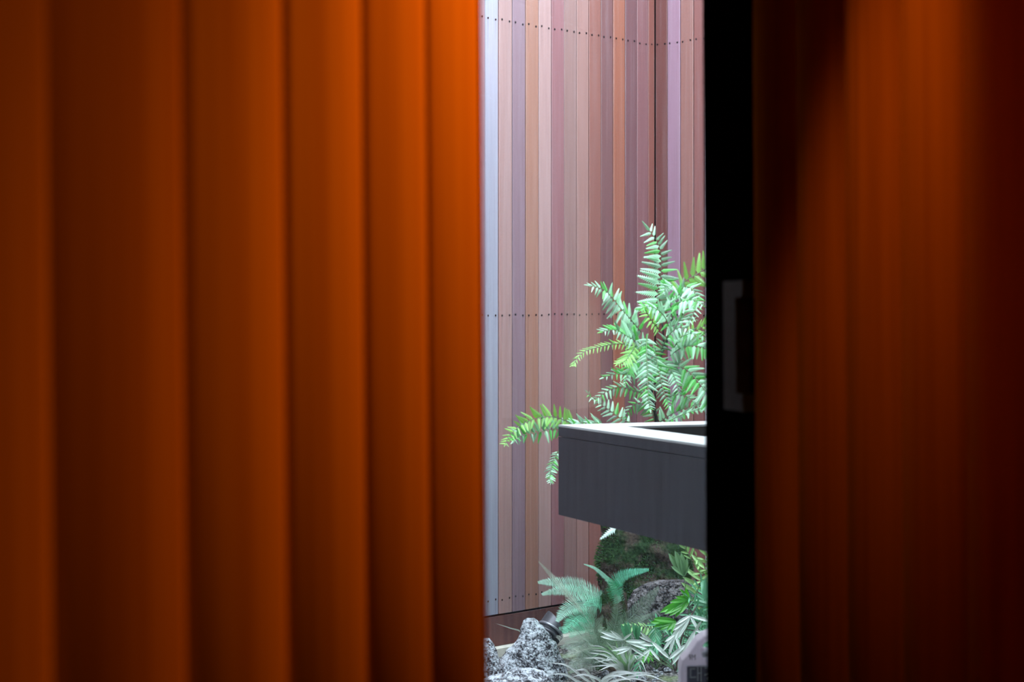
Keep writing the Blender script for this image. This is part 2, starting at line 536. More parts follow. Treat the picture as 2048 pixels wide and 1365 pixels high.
def court_wall(name, d, first, pitch, length, cols, label, top=3.7):
    root = tag(empty(name, (Cx, Cy, 0)), label, None, None, 'structure')
    ang = math.atan2(d.y, d.x)
    edges = [0.0, first]
    while edges[-1] < length: edges.append(edges[-1] + pitch)
    rr = random.Random(3)
    cache = {}
    sv, sf = [], []
    for i in range(len(edges) - 1):
        w = edges[i + 1] - edges[i]
        key = round(w, 4)
        if key not in cache:
            g = 0.0018; c = 0.0022
            h = w / 2 - g
            # plan section with small chamfers, local +y = away from the courtyard handled by sign below
            sec = [(-h, 0.02), (-h, c), (-h + c, 0.0), (h - c, 0.0), (h, c), (h, 0.02)]
            v, f = prism(sec, 0.168, top)
            cache[key] = mesh_data('plank', v, f, M_COURT)
        o = bpy.data.objects.new('plank', cache[key])
        mid = d * ((edges[i] + edges[i + 1]) / 2)
        proud = rr.uniform(-0.0015, 0.0015)
        inw = wall_xy(d, 0, 1.0) - Vector((Cx, Cy))
        o.location = (mid.x + inw.x * proud, mid.y + inw.y * proud, 0)
        # local +y should point away from the courtyard
        o.rotation_euler = (0, 0, math.atan2(-inw.y, -inw.x) - math.pi / 2)
        col = cols[i] if i < len(cols) else rr.choice(cols[1:])
        l = lin(col)
        o.color = (l[0] * PALB, l[1] * PALB, l[2] * PALB, 1)
        link(o, root)
        # screws: two per board and row
        if edges[i] < 2.2:
            for zr in ROWS:
                for sx in ((-0.0235, 0.0235) if w > 0.06 else (0.0,)):
                    cx = mid + inw * (proud + 0.0012) + (d * sx)
                    zz = zr + rr.uniform(-0.004, 0.004)
                    b0 = len(sv)
                    for q in range(7):
                        an = 2 * math.pi * q / 7
                        p = cx + d * (0.0050 * math.cos(an))
                        sv.append((p.x + Cx, p.y + Cy, zz + 0.0050 * math.sin(an)))
                    sf.append(tuple(range(b0, b0 + 7)))
    tag(mobj('screws', sv, sf, M_SCREW, root), None, None, None, 'stuff')
    # backing behind the boards, dark joints
    a = wall_xy(d, -0.03, -0.012); b = wall_xy(d, edges[-1], -0.012)
    a2 = wall_xy(d, -0.2, -0.2); b2 = wall_xy(d, edges[-1], -0.2)
    vv, ff = prism([tuple(a), tuple(b), tuple(b2), tuple(a2)], 0, top)
    mobj('backing_wall', vv, ff, M_SCREW, root)
    return root, edges[-1]
wl2, LL = court_wall('wall_courtyard_left', DL, 0.0486, 0.0857, 3.6, left_cols, 'courtyard wall of weathered red and silvery vertical boards')
wr2, LR = court_wall('wall_courtyard_right', DRt, 0.0776, 0.0803, 3.0, right_cols, 'courtyard wall of reddish boards right of the inside corner')
# thin pale metal strip beside the third right-hand board joint
p = wall_xy(DRt, 0.318, 0.003)
vv, ff = prism([tuple(wall_xy(DRt, 0.3155, 0.0)), tuple(wall_xy(DRt, 0.3205, 0.0)), tuple(wall_xy(DRt, 0.3205, 0.006)), tuple(wall_xy(DRt, 0.3155, 0.006))], 0.16, 3.7)
M_STRIP = plain('pale_metal_strip', (0.72, 0.70, 0.78), 0.35, 0.6, 0.2)
mobj('metal_strip', vv, ff, M_STRIP, wr2)

def run(name, d, L, o0, o1, z0, z1, mat, label, start=0.0):
    vv, ff = prism([tuple(wall_xy(d, start, o0)), tuple(wall_xy(d, L, o0)), tuple(wall_xy(d, L, o1)), tuple(wall_xy(d, start, o1))], z0, z1)
    return tag(mobj(name, vv, ff, mat), label, None, None, 'structure')
run('baseboard_left', DL, LL, 0.004, -0.014, 0.028, 0.158, M_BASEB, 'dark red horizontal skirting board below the left courtyard boards')
run('baseboard_right', DRt, LR, 0.004, -0.014, 0.028, 0.158, M_BASEB, 'dark red horizontal skirting board below the right courtyard boards')
run('trim_1', DL, LL, 0.055, -0.014, -0.02, 0.026, M_CURB, 'pale concrete kerb along the foot of the courtyard wall', 0.05)
run('trim_2', DRt, LR, 0.055, -0.014, -0.02, 0.026, M_CURB, 'pale concrete kerb below the right courtyard boards', 0.05)

# ground
gv, gf = [], []
NX, NY = 70, 70
def gz(x, y):
    return 0.012 * noise.noise(Vector((x * 2.1, y * 2.1, 0.3))) + 0.006 * noise.noise(Vector((x * 9, y * 9, 1.7))) - 0.008
for j in range(NY + 1):
    for i in range(NX + 1):
        x = -3.2 + 7.2 * i / NX; y = 3.0 + 6.6 * j / NY
        gv.append((x, y, gz(x, y)))
for j in range(NY):
    for i in range(NX):
        a = j * (NX + 1) + i
        gf.append((a, a + 1, a + NX + 2, a + NX + 1))
tag(mobj('ground', gv, gf, M_GROUND, None, True), 'mossy gravel ground of the courtyard', None, None, 'structure')
# plain walls closing the courtyard and the building's front above the window
e1 = wall_xy(DL, LL, 0.0); e2 = wall_xy(DRt, LR, 0.0)
vv, ff = prism([(e1.x, e1.y), (e1.x - 0.15, e1.y), (e1.x - 0.15, 3.0), (e1.x, 3.0)], -0.05, 3.7)
tag(mobj('wall_courtyard_side_left', vv, ff, M_PLASTER), 'plain rendered courtyard wall', None, None, 'structure')
vv, ff = prism([(e2.x, e2.y), (e2.x + 0.15, e2.y), (e2.x + 0.15, 3.0), (e2.x, 3.0)], -0.05, 3.7)
tag(mobj('wall_courtyard_side_right', vv, ff, M_PLASTER), 'plain rendered courtyard wall', None, None, 'structure')
tag(box('wall_facade', (-3.2, 2.90, 2.8), (4.0, 3.05, 3.45), M_PLASTER), 'rendered building front above the courtyard window', None, None, 'structure')
tag(box('added_shade_eave', (-3.2, 3.06, 3.25), (4.0, 4.9, 3.45), M_PLASTER), 'added unseen grey eave over the courtyard edge, shading the lower boards', None, None, 'structure')  # added out of view so the boards get darker downwards
tag(box('wall_facade_left', (-3.2, 2.93, 0.0), (-2.02, 3.03, 2.8), M_PLASTER), 'rendered building front left of the window', None, None, 'structure')
tag(box('wall_facade_right', (2.52, 2.93, 0.0), (4.0, 3.03, 2.8), M_PLASTER), 'rendered building front right of the window', None, None, 'structure')

# ------------------------------------------------------------------ black trough
PZ = 5.5
pc = px(1117, 850, PZ)                       # its left corner, top
ef = Vector((0.377, -0.926, 0)); ef.normalize()     # towards the viewer
eb = Vector((0.926, 0.377, 0))                      # to the right
TH = 180.0 / F * PZ
zt_, zb_ = pc.z, pc.z - TH
LF, LB = 1.15, 0.95
M_TROUGH = NT('dark_slate_panel')
co = M_TROUGH.coord((30, 30, 2.5))
nf = M_TROUGH.noise(co, 1.0, 6, 0.65)
M_TROUGH.base(M_TROUGH.ramp(nf, [(0.3, (0.012, 0.014, 0.019)), (0.75, (0.045, 0.053, 0.070))]), 0.38, 0.5)
M_TROUGH = M_TROUGH.m
M_RIM = plain('pale_stone_coping', (0.62, 0.66, 0.66), 0.35, 0.5, 0, 0.06, 8)
M_TIN = plain('dark_brown_liner', (0.05, 0.038, 0.026), 0.6, 0.3, 0, 0.2, 20)
def tq(a0, a1, b0, b1):
    o = Vector((pc.x, pc.y, 0))
    return [tuple((o + ef * a + eb * b).xy) for a, b in ((a0, b0), (a1, b0), (a1, b1), (a0, b1))]
tr_root = tag(empty('trough', (pc.x + (ef * LF / 2 + eb * LB / 2).x, pc.y + (ef * LF / 2 + eb * LB / 2).y, 0)),
              'raised black stone trough with pale coping, in front of the ferns', 'trough')
rimw = 0.15; rimt = 0.006; bandh = 0.028
def tpart(name, quad, z0, z1, mat):
    v, f = prism(quad, z0, z1); return mobj(name, v, f, mat, tr_root)
g = 0.0015
# upper band and lower panels separated by a fine joint
for nm, z0, z1, inset in (('upper_band', zt_ - rimt - bandh, zt_ - rimt, 0.0), ('side_panel', zb_ + 0.0, zt_ - rimt - bandh - 0.002, 0.0)):
    tpart(nm, tq(0, LF, 0 + inset, 0.03), z0, z1, M_TROUGH)
    tpart(nm, tq(0, 0.03, 0.031, LB), z0, z1, M_TROUGH)
    tpart(nm, tq(LF - 0.03, LF, 0.031, LB), z0, z1, M_TROUGH)
    tpart(nm, tq(0.031, LF - 0.031, LB - 0.03, LB), z0, z1, M_TROUGH)
tpart('bottom_panel', tq(0.031, LF - 0.031, 0.031, LB - 0.031), zb_, zb_ + 0.0195, M_TROUGH)
tpart('coping', tq(0, LF, 0, rimw), zt_ - rimt, zt_, M_RIM)
tpart('coping', tq(0, rimw, rimw + 0.001, LB), zt_ - rimt, zt_, M_RIM)
tpart('coping', tq(LF - rimw, LF, rimw + 0.001, LB), zt_ - rimt, zt_, M_RIM)
tpart('coping', tq(rimw + 0.001, LF - rimw - 0.001, LB - rimw, LB), zt_ - rimt, zt_, M_RIM)
tpart('liner', tq(rimw, LF - rimw, rimw - 0.012, rimw), zb_ + 0.03, zt_ - rimt - 0.001, M_TIN)
tpart('liner', tq(rimw - 0.012, rimw, rimw, LB - rimw), zb_ + 0.03, zt_ - rimt - 0.001, M_TIN)
tpart('liner', tq(LF - rimw, LF - rimw + 0.012, rimw, LB - rimw), zb_ + 0.03, zt_ - rimt - 0.001, M_TIN)
tpart('liner', tq(rimw, LF - rimw, LB - rimw, LB - rimw + 0.012), zb_ + 0.03, zt_ - rimt - 0.001, M_TIN)
tpart('soil_tray', tq(rimw, LF - rimw, rimw, LB - rimw), zb_ + 0.02, zb_ + 0.10, M_TIN)
tpart('pedestal', tq(0.35, 0.85, 0.60, 0.90), -0.01, zb_, M_TROUGH)

# ------------------------------------------------------------------ rocks
def rock(name, outline, Y, depth, mat, label, cat='rock', seed=0, amp=0.05, res=56, pit=0.0, group=None, kw=1.0):
    """outline rows: (pixel y, pixel x left, pixel x right), top to bottom; gets a rounded depth of its own"""
    rows = sorted(outline)
    ytop, ybot = rows[0][0], rows[-1][0]
    def at(y):
        for i in range(len(rows) - 1):
            if rows[i][0] <= y <= rows[i + 1][0]:
                t = (y - rows[i][0]) / (rows[i + 1][0] - rows[i][0])
                t = t * t * (3 - 2 * t) * 0.5 + t * 0.5
                return (rows[i][1] + (rows[i + 1][1] - rows[i][1]) * t, rows[i][2] + (rows[i + 1][2] - rows[i][2]) * t)
        return rows[-1][1:]
    v, f = [], []
    nu, nv = res * 2, res
    sd = Vector((seed * 3.7, seed * 1.9, seed * 5.1))
    for j in range(nv + 1):
        y = ytop + (ybot - ytop) * j / nv
        xl, xr = at(y)
        a = px(xl, y, Y); b = px(xr, y, Y)
        c = (a + b) / 2; hw = (b - a).length / 2
        hd = hw * depth
        for i in range(nu):
            th = 2 * math.pi * i / nu
            p = c + Vector((hw * math.cos(th), hd * math.sin(th), 0))
            n = Vector((math.cos(th), math.sin(th), 0.3 if j < nv * 0.4 else 0)).normalized()
            s = p * (1.0 / 0.09) + sd
            d = noise.fractal(s, 0.9, 2.1, 5) * amp * 0.5 + noise.noise(s * 0.6) * amp * 0.5
            if pit:
                d -= pit * max(0.0, noise.noise(p * 75 + sd)) + pit * 0.6 * max(0.0, noise.noise(p * 150 + sd))
            edge = min(1.0, hw / 0.03)
            q = p + n * (d * edge)
            v.append(q)
    for j in range(nv):
        for i in range(nu):
            k = (i + 1) % nu
            f.append((j * nu + i, (j + 1) * nu + i, (j + 1) * nu + k, j * nu + k))
    f.append(tuple(range(nu)))
    f.append(tuple(range((nv + 1) * nu - 1, nv * nu - 1, -1)))
    base = px((rows[-1][1] + rows[-1][2]) / 2, rows[-1][0], Y)
    o = mobj(name, v, f, mat, None, False)
    # origin at the base
    for vt in o.data.vertices: vt.co -= base
    o.location = base
    o.data.update()
    return tag(o, label, cat, group)

rock('lava_rock', [(1237, 1052, 1070), (1243, 1047, 1077), (1256, 1041, 1088), (1275, 1036, 1106), (1290, 1024, 1116), (1305, 1010, 1121), (1325, 998, 1127), (1350, 985, 1134), (1385, 975, 1140)],
     7.65, 0.75, M_ROCK, 'pale pitted lava rock with a peaked top in front of the spotlight', seed=1, amp=0.016, pit=0.010, res=90)
rock('lava_rock', [(1278, 964, 980), (1290, 952, 990), (1305, 948, 996), (1325, 945, 1000), (1350, 942, 1004), (1385, 940, 1010)],
     7.5, 0.8, M_ROCK, 'small pale pitted rock left of the peaked lava rock', seed=2, amp=0.014, pit=0.010, res=60)
rock('lava_rock', [(1338, 1030, 1072), (1346, 1008, 1090), (1356, 970, 1104), (1375, 950, 1116), (1410, 945, 1125)],
     7.15, 0.7, M_ROCK, 'low pale pitted rock along the bottom edge, below the peaked rock', seed=3, amp=0.014, pit=0.008, res=70)
moss = rock('mossy_boulder', [(930, 1250, 1310), (960, 1226, 1345), (1000, 1212, 1362), (1065, 1206, 1372), (1100, 1200, 1378), (1140, 1194, 1380), (1190, 1196, 1384), (1240, 1202, 1388), (1335, 1200, 1392)],
     8.12, 0.66, M_MOSSROCK, 'tall dark moss-covered boulder under the trough', 'boulder', seed=4, amp=0.05, res=70)
rock('lava_rock', [(1161, 1318, 1372), (1168, 1288, 1392), (1182, 1268, 1400), (1205, 1252, 1408), (1235, 1246, 1412), (1290, 1244, 1416), (1350, 1240, 1420)],
     7.86, 0.38, M_ROCK_D, 'dark pitted rock between the boulder and the leafy plants', seed=5, amp=0.016, pit=0.012, res=80)
rock('mossy_boulder', [(1178, 1206, 1240), (1195, 1196, 1252), (1225, 1190, 1258), (1340, 1186, 1264)], 7.74, 0.4, M_MOSSROCK,
     'low mossy stone behind the mint fern fronds', 'boulder', seed=6, amp=0.03, res=44)
rr = random.Random(11)
for i in range(26):
    x, y = rr.uniform(1195, 1375), rr.uniform(1338, 1372)
    Y = EYE * F / (y - HOR) * 0.997
    r = rr.uniform(4, 8)
    rock('pebble', [(y - r * 1.1, x - r * 0.35, x + r * 0.35), (y - r * 0.6, x - r * 0.9, x + r * 0.9), (y, x - r, x + r), (y + r * 0.4, x - r * 0.7, x + r * 0.7)],
         Y, 0.8, M_ROCK, 'pale grey pebble on the ground below the plants', 'pebble', seed=20 + i, amp=0.004, res=8, group='pebbles below the plants')

# moss tufts on the boulder
def moss_tufts(rock_o, count, mat, seed, hmax):
    rr = random.Random(seed)
    v, f = [], []
    ps = [p for p in rock_o.data.polygons if len(p.vertices) == 4 and p.normal.y < 0.5]
    for _ in range(count):
        p = rr.choice(ps)
        c = Vector(p.center)
        if noise.noise((c + rock_o.location) * 9.0) < 0.02: continue
        n = (p.normal + Vector((rr.uniform(-.8, .8), rr.uniform(-.8, .8), rr.uniform(-.3, 1.0)))).normalized()
        s = n.cross(Vector((rr.uniform(-1, 1), rr.uniform(-1, 1), rr.uniform(-1, 1)))).normalized() * 0.0016
        h = rr.uniform(0.3, 1) * hmax
        b = len(v)
        m1 = c + n * h * 0.6
        v += [c - s, c + s, m1 + s * 0.8, m1 - s * 0.8, c + n * h + Vector((0, 0, -h * 0.35))]
        f += [(b, b + 1, b + 2, b + 3), (b + 3, b + 2, b + 4)]
    o = link(bpy.data.objects.new('moss', mesh_data('moss', v, f, mat)), rock_o)
    return tag(o, None, None, None, 'stuff')
M_MOSS = leaf_mat('moss', (0.07, 0.17, 0.055), (0.06, 0.17, 0.03), 0.8, 0.25, 0.2, 0.3)
moss_tufts(moss, 14000, M_MOSS, 1, 0.022)

# ------------------------------------------------------------------ leaves
def leaflet_mesh(name, segs, wid, teeth, droop, fold, mat, fwd=0.9, taper=0.75):
    """unit length along +x, half width wid; toothed edge when teeth"""
    def prof(t):
        return wid * (min(1.0, t / 0.14 + 0.35)) * (1 - t) ** taper * 1.25
    v, f = [], []
    def P(x, y):
        return (x, y, -droop * x * x - fold * abs(y))
    n = segs
    for i in range(n + 1):
        x = i / n
        v.append(P(x, 0))
    for s in (1, -1):
        b = len(v)
        for i in range(n):
            t = i / n
            w = prof(t)
            inner = w * (0.42 if teeth else 1.0)
            v.append(P(t, s * inner))
        for i in range(n):
            i1 = b + i
            i2 = b + i + 1 if i < n - 1 else n
            q = (i, i + 1, i2, i1) if i < n - 1 else (i, i + 1, i1)
            f.append(q if s < 0 else tuple(reversed(q)))
        if teeth:
            for i in range(n - 1):
                t = (i + fwd) / n
                w = prof(i / n)
                k = len(v)
                v.append(P(min(0.99, t + 0.4 / n), s * w))
                tri = (b + i, b + i + 1, k)
                f.append(tri if s < 0 else tuple(reversed(tri)))
    return mesh_data(name, v, f, mat)

def oblong_mesh(name, wid, droop, mat, segs=6):
    """smooth oblong leaflet with rounded tip"""
    v, f = [], []
    prof = [0.25, 0.75, 0.95, 1.0, 0.92, 0.68, 0.0]
    for i in range(segs + 1):
        x = i / segs
        v.append((x, 0, -droop * x * x))
    for s in (1, -1):
        b = len(v)
        for i in range(segs):
            x = i / segs
            v.append((x, s * wid * prof[i], -droop * x * x + wid * 0.35))
        for i in range(segs):
            q = (i, i + 1, b + i + 1, b + i) if i < segs - 1 else (i, i + 1, b + i)
            f.append(q if s < 0 else tuple(reversed(q)))
    return mesh_data(name, v, f, mat)

M_FERN = leaf_mat('fern_leaf', (0.36, 0.64, 0.43), (0.08, 0.60, 0.05), 0.36, 0.30, 0.7, 0.36)
M_FERN_Y = leaf_mat('fern_leaf_young', (0.36, 0.72, 0.20), (0.25, 0.80, 0.05), 0.4, 0.45, 0.6, 0.22)
M_STEM = plain('brown_fern_stem', (0.035, 0.030, 0.028), 0.7, 0.3, 0, 0.3, 80)
M_RACHIS = plain('green_rachis', (0.16, 0.26, 0.13), 0.5, 0.4)
FERN_ME = [leaflet_mesh('leaflet', 12, 0.165, True, d, 0.30, M_FERN) for d in (0.10, 0.22, 0.34)]
FERN_MY = [leaflet_mesh('leaflet', 12, 0.155, True, d, 0.25, M_FERN_Y) for d in (0.06, 0.18)]

def leaf_matrix(pos, d, n, L):
    X = d.normalized()
    Z = (n - X * n.dot(X)).normalized()
    Y = Z.cross(X)
    m = Matrix((X, Y, Z)).transposed().to_4x4()
    return Matrix.Translation(pos) @ m @ Matrix.Scale(L, 4)

LEAF_COUNT = [0]
def frond(root, pix, Ys, pairs, la, lb, meshes, sweep=28, t0=0.0, rad=0.0022, nrm=(0, -1, 0.55), peak=0.35, base=0.75, tipf=0.28, rmat=None, jitter=9, sag=0.15, tip=True, offset=0.0, seed=None):
    """pinnate frond along the pixel polyline pix with distances Ys; leaflets are objects under the frond"""
    rr = random.Random(seed if seed is not None else int(pix[0][0] * 7 + pix[-1][1] * 13))
    if meshes[0] in (FERN_ME[0], FERN_MY[0]): pairs, la, lb = int(pairs * 1.3), la * 1.12, lb * 1.12
    n = len(pix)
    if not isinstance(Ys, (list, tuple)): Ys = (Ys, Ys)
    if len(Ys) == 2: Ys = [Ys[0] + (Ys[1] - Ys[0]) * i / (n - 1) for i in range(n)]
    pts = [px(p[0], p[1], y) for p, y in zip(pix, Ys)]
    cur = catmull(pts, 40)
    v, f = tube(cur, lambda t: rad * (1 - 0.75 * t), 5)
    fo = mobj('frond', v, f, rmat or M_RACHIS, root, True)
    inv = Vector(root.location)
    N0 = Vector(nrm).normalized()
    Ym = sum(Ys) / n
    k2m = Ym / F
    def put(pos, d, nn, L):
        o = bpy.data.objects.new('leaflet', rr.choice(meshes))
        o.matrix_local = leaf_matrix(pos - inv, d, nn, L)
        link(o, fo)
        LEAF_COUNT[0] += 1
    for i in range(pairs):
        t = t0 + (1 - t0) * (i + 0.4) / (pairs + 0.35)
        for s, L0 in ((1, la), (-1, lb)):
            if L0 <= 0: continue
            tt = min(0.995, t + (0.45 * (1 - t0) / pairs if s < 0 else 0) * 0.6)
            fi = tt * 40
            j = min(39, int(fi))
            pos = cur[j].lerp(cur[j + 1], fi - j)
            tan = (cur[min(40, j + 2)] - cur[max(0, j - 1)]).normalized()
            nn = (N0 + Vector((rr.uniform(-.25, .25), 0, rr.uniform(-.25, .25)))).normalized()
            side = nn.cross(tan).normalized() * s
            u = (t - t0) / (1 - t0)
            sh = base + (1 - base) * (u / peak) if u < peak else 1 - (1 - tipf) * ((u - peak) / (1 - peak)) ** 1.2
            a = math.radians(sweep + rr.uniform(-jitter, jitter) + 16 * u)
            d = side * math.cos(a) + tan * math.sin(a) + Vector((0, 0, -sag)) + nn * rr.uniform(-0.15, 0.15)
            put(pos, d, nn, L0 * k2m * sh * rr.uniform(0.92, 1.08))
    if tip:
        put(cur[39], cur[40] - cur[37] + Vector((0, 0, -0.0)), N0, max(la, lb) * k2m * max(tipf, 0.3) * 1.3)
    return fo

# --- the tall fern behind the trough
FY = 7.75
fb = px(1316, 935, FY)
fb = px(1292, 960, 8.1)
fern = tag(empty('tree_fern', fb), 'tall bright green fern rising behind the black trough', 'fern')
v, f = tube(catmull([px(1292, 965, 8.1), px(1312, 925, 7.9), px(1314, 850, FY), px(1303, 790, FY), px(1312, 735, FY), px(1335, 680, FY), px(1343, 640, FY), px(1352, 602, FY)], 40), lambda t: 0.0115 - 0.008 * t, 8)
mobj('stem', v, f, M_STEM, fern, True)
v, f = tube(catmull([px(1305, 760, FY), px(1325, 700, FY), px(1326, 660, FY), px(1322, 640, FY)], 20), lambda t: 0.006 - 0.003 * t, 6)
mobj('stem', v, f, M_STEM, fern, True)
M_FERN_V = leaf_mat('fern_leaf_vivid', (0.10, 0.50, 0.10), (0.10, 0.70, 0.02), 0.36, 0.35, 0.8, 0.2)
A = FERN_ME + [leaflet_mesh('leaflet', 12, 0.165, True, 0.2, 0.30, M_FERN_V)] + FERN_ME[:2] + [leaflet_mesh('leaflet', 12, 0.155, True, 0.1, 0.30, M_FERN_V)]
B = FERN_MY
frond(fern, [(1324, 650), (1316, 590), (1322, 545), (1321, 505), (1313, 482), (1297, 458)], (FY, 7.6), 13, 46, 34, A, sweep=12, t0=0.12, peak=0.3, base=0.9, tipf=0.42, sag=0.08)
frond(fern, [(1282, 664), (1262, 640), (1246, 622), (1226, 598), (1208, 580), (1180, 571)], (7.72, 7.5), 14, 36, 30, A, sweep=22, base=0.9, tipf=0.35, sag=0.35)
frond(fern, [(1344, 645), (1355, 601), (1366, 575), (1384, 578), (1393, 596), (1389, 622), (1376, 648)], (FY, 7.5), 13, 22, 34, A, sweep=20, t0=0.18, tipf=0.5, sag=0.0)
frond(fern, [(1345, 600), (1367, 566), (1395, 548), (1430, 528), (1470, 520)], (7.85, 7.75), 8, 40, 38, B, sweep=26, t0=0.12, base=0.7, sag=0.0, nrm=(0, -1, 0.1), jitter=5, tipf=0.5)
frond(fern, [(1345, 640), (1340, 605), (1330, 580), (1326, 566)], (7.7, 7.45), 8, 30, 24, A, sweep=15, sag=0.05, tipf=0.5)
frond(fern, [(1362, 600), (1352, 578), (1338, 572), (1322, 588)], (7.7, 7.4), 8, 20, 28, A, sweep=20, sag=0.2)
frond(fern, [(1298, 700), (1275, 684), (1253, 672), (1232, 660), (1203, 664)], (7.68, 7.4), 11, 24, 34, A, sweep=26, tipf=0.35, sag=0.15)
frond(fern, [(1290, 700), (1243, 688), (1205, 693), (1168, 704), (1150, 724), (1146, 732)], (7.75, 7.45), 18, 15, 17, B, sweep=30, tipf=0.5, sag=0.25, base=1.0, peak=0.1)
frond(fern, [(1296, 668), (1293, 693), (1295, 753), (1297, 800), (1301, 822)], (7.6, 7.35), 16, 27, 27, A, sweep=24, t0=0.08, tipf=0.35, sag=0.1, nrm=(0, -1, 0.3))
frond(fern, [(1306, 690), (1311, 709), (1319, 750), (1328, 785), (1340, 816)], (7.65, 7.4), 14, 22, 26, A, sweep=22, tipf=0.35, sag=0.1, nrm=(0, -1, 0.3))
frond(fern, [(1340, 712), (1362, 697), (1390, 692), (1425, 702), (1450, 720)], (7.65, 7.4), 13, 32, 30, A, sweep=20, sag=0.12, tipf=0.6)
frond(fern, [(1338, 735), (1369, 737), (1398, 766), (1420, 796), (1436, 830)], (7.65, 7.35), 12, 36, 38, A, sweep=18, sag=0.18, tipf=0.5, nrm=(0, -1, 0.35))
frond(fern, [(1300, 745), (1280, 742), (1259, 750), (1235, 748), (1205, 756)], (7.7, 7.45), 9, 24, 30, A, sweep=34, sag=0.1)
frond(fern, [(1302, 790), (1269, 782), (1240, 774), (1212, 784), (1188, 800), (1174, 784)], (7.72, 7.5), 13, 24, 18, A, sweep=26, sag=0.15)
frond(fern, [(1272, 690), (1262, 706), (1250, 722), (1234, 730)], (7.6, 7.42), 9, 24, 26, B, sweep=30, sag=0.25)
frond(fern, [(1262, 846), (1243, 838), (1212, 816), (1188, 800)], (7.85, 7.9), 7, 24, 26, A, sweep=20, sag=0.0)
frond(fern, [(1318, 846), (1345, 828), (1388, 811), (1420, 806)], (7.75, 7.6), 9, 30, 20, A, sweep=24, sag=0.1)
frond(fern, [(1325, 850), (1360, 832), (1395, 820), (1430, 812)], (7.6, 7.45), 10, 26, 24, A, sweep=24, sag=0.05, nrm=(0, -0.6, 1))
frond(fern, [(1360, 690), (1385, 668), (1408, 652), (1436, 632)], (7.8, 7.7), 7, 26, 26, B, sweep=28, sag=0.05)
frond(fern, [(1310, 842), (1300, 818), (1280, 806), (1262, 815), (1246, 840)], (7.78, 7.7), 9, 24, 20, A, sweep=24, sag=0.2)
frond(fern, [(1332, 660), (1350, 650), (1375, 642), (1392, 640)], (7.7, 7.55), 6, 22, 18, A, sweep=26, sag=0.1)
frond(fern, [(1318, 660), (1302, 640), (1290, 618), (1284, 606)], (7.72, 7.55), 8, 22, 22, B, sweep=26, sag=0.1)

frond(fern, [(1340, 660), (1330, 635), (1312, 618), (1292, 612), (1276, 622)], (7.62, 7.35), 9, 26, 28, A, sweep=24, sag=0.2)
frond(fern, [(1345, 625), (1360, 606), (1385, 600), (1408, 612)], (7.68, 7.4), 9, 24, 30, A, sweep=24, sag=0.2)
frond(fern, [(1322, 700), (1340, 668), (1362, 655), (1384, 662)], (7.6, 7.4), 8, 22, 26, A, sweep=26, sag=0.15)
frond(fern, [(1290, 710), (1270, 722), (1256, 744), (1250, 770)], (7.62, 7.45), 9, 26, 22, A, sweep=26, sag=0.2)
frond(fern, [(1308, 720), (1330, 728), (1348, 752), (1358, 790)], (7.7, 7.5), 10, 26, 24, A, sweep=26, sag=0.15)
frond(fern, [(1330, 800), (1350, 790), (1378, 796), (1400, 822)], (7.72, 7.5), 9, 24, 24, A, sweep=26, sag=0.15)
frond(fern, [(1345, 700), (1362, 676), (1384, 668), (1420, 676)], (7.66, 7.4), 9, 26, 28, A, sweep=24, sag=0.15)

def join_surplus(root, keep):
    """the largest leaflets stay single parts, the small rest becomes one part of the plant"""
    ls = [(l.matrix_basis.to_scale()[0], l) for fr_ in root.children for l in fr_.children if l.name.startswith('leaflet')]
    ls.sort(key=lambda t: -t[0])
    v, f, mi, mats = [], [], [], []
    for _, l in ls[keep:]:
        b = len(v); mt = l.data.materials[0]
        if mt not in mats: mats.append(mt)
        for q in l.data.vertices: v.append(l.matrix_basis @ q.co)
        for p_ in l.data.polygons:
            f.append(tuple(b + k for k in p_.vertices)); mi.append(mats.index(mt))
        bpy.data.objects.remove(l)
    if not v: return
    me_ = mesh_data('small_leaflets', v, f)
    for mt in mats: me_.materials.append(mt)
    me_.polygons.foreach_set('material_index', mi)
    tag(link(bpy.data.objects.new('small_leaflets', me_), root), None, None, None, 'stuff')
join_surplus(fern, 300)

# --- the low fern arching out at the trough's left end
lb_ = px(1185, 930, 7.7)
lf = tag(empty('arching_fern', px(1226, 955, 8.08)), 'light green fern arching past the left end of the black trough', 'fern')
frond(lf, [(1226, 955), (1165, 862), (1138, 845), (1104, 834), (1070, 838), (1040, 852), (1018, 874), (1009, 892)], (8.08, 7.35), 15, 27, 28, B, sweep=30, t0=0.34, tipf=0.35, sag=0.0, nrm=(0, -1, 0.2), base=0.95, jitter=6)
frond(lf, [(1226, 955), (1165, 880), (1117, 859), (1078, 865), (1042, 872), (1026, 884)], (8.08, 7.42), 10, 22, 31, A, sweep=16, t0=0.42, tipf=0.4, sag=0.1, nrm=(0, -1, 0.1), jitter=6)
frond(lf, [(1226, 955), (1150, 880), (1120, 898), (1106, 925), (1100, 950), (1101, 966)], (8.08, 7.5), 12, 18, 14, A, sweep=34, t0=0.55, tipf=0.5, sag=0.1)
frond(lf, [(1226, 955), (1190, 860), (1160, 846), (1145, 850)], (8.08, 7.7), 6, 14, 22, A, sweep=12, t0=0.55, tipf=0.6, sag=-0.2)
frond(lf, [(1226, 955), (1215, 862), (1196, 846), (1178, 850)], (8.08, 7.72), 5, 14, 22, A, sweep=12, t0=0.62, tipf=0.6, sag=-0.2)
M_WHITE = leaf_mat('pale_mint_leaf', (0.62, 0.80, 0.72), (0.4, 0.7, 0.45), 0.4, 0.25, 0.6, 0.08)
WH = [leaflet_mesh('leaflet', 9, 0.16, True, 0.2, 0.2, M_WHITE)]
frond(lf, [(1226, 955), (1232, 1010), (1234, 1052), (1224, 1060)], (8.08, 7.55), 2, 0, 0, WH, t0=0.8, tip=False)
fo_ = lf.children[-1]
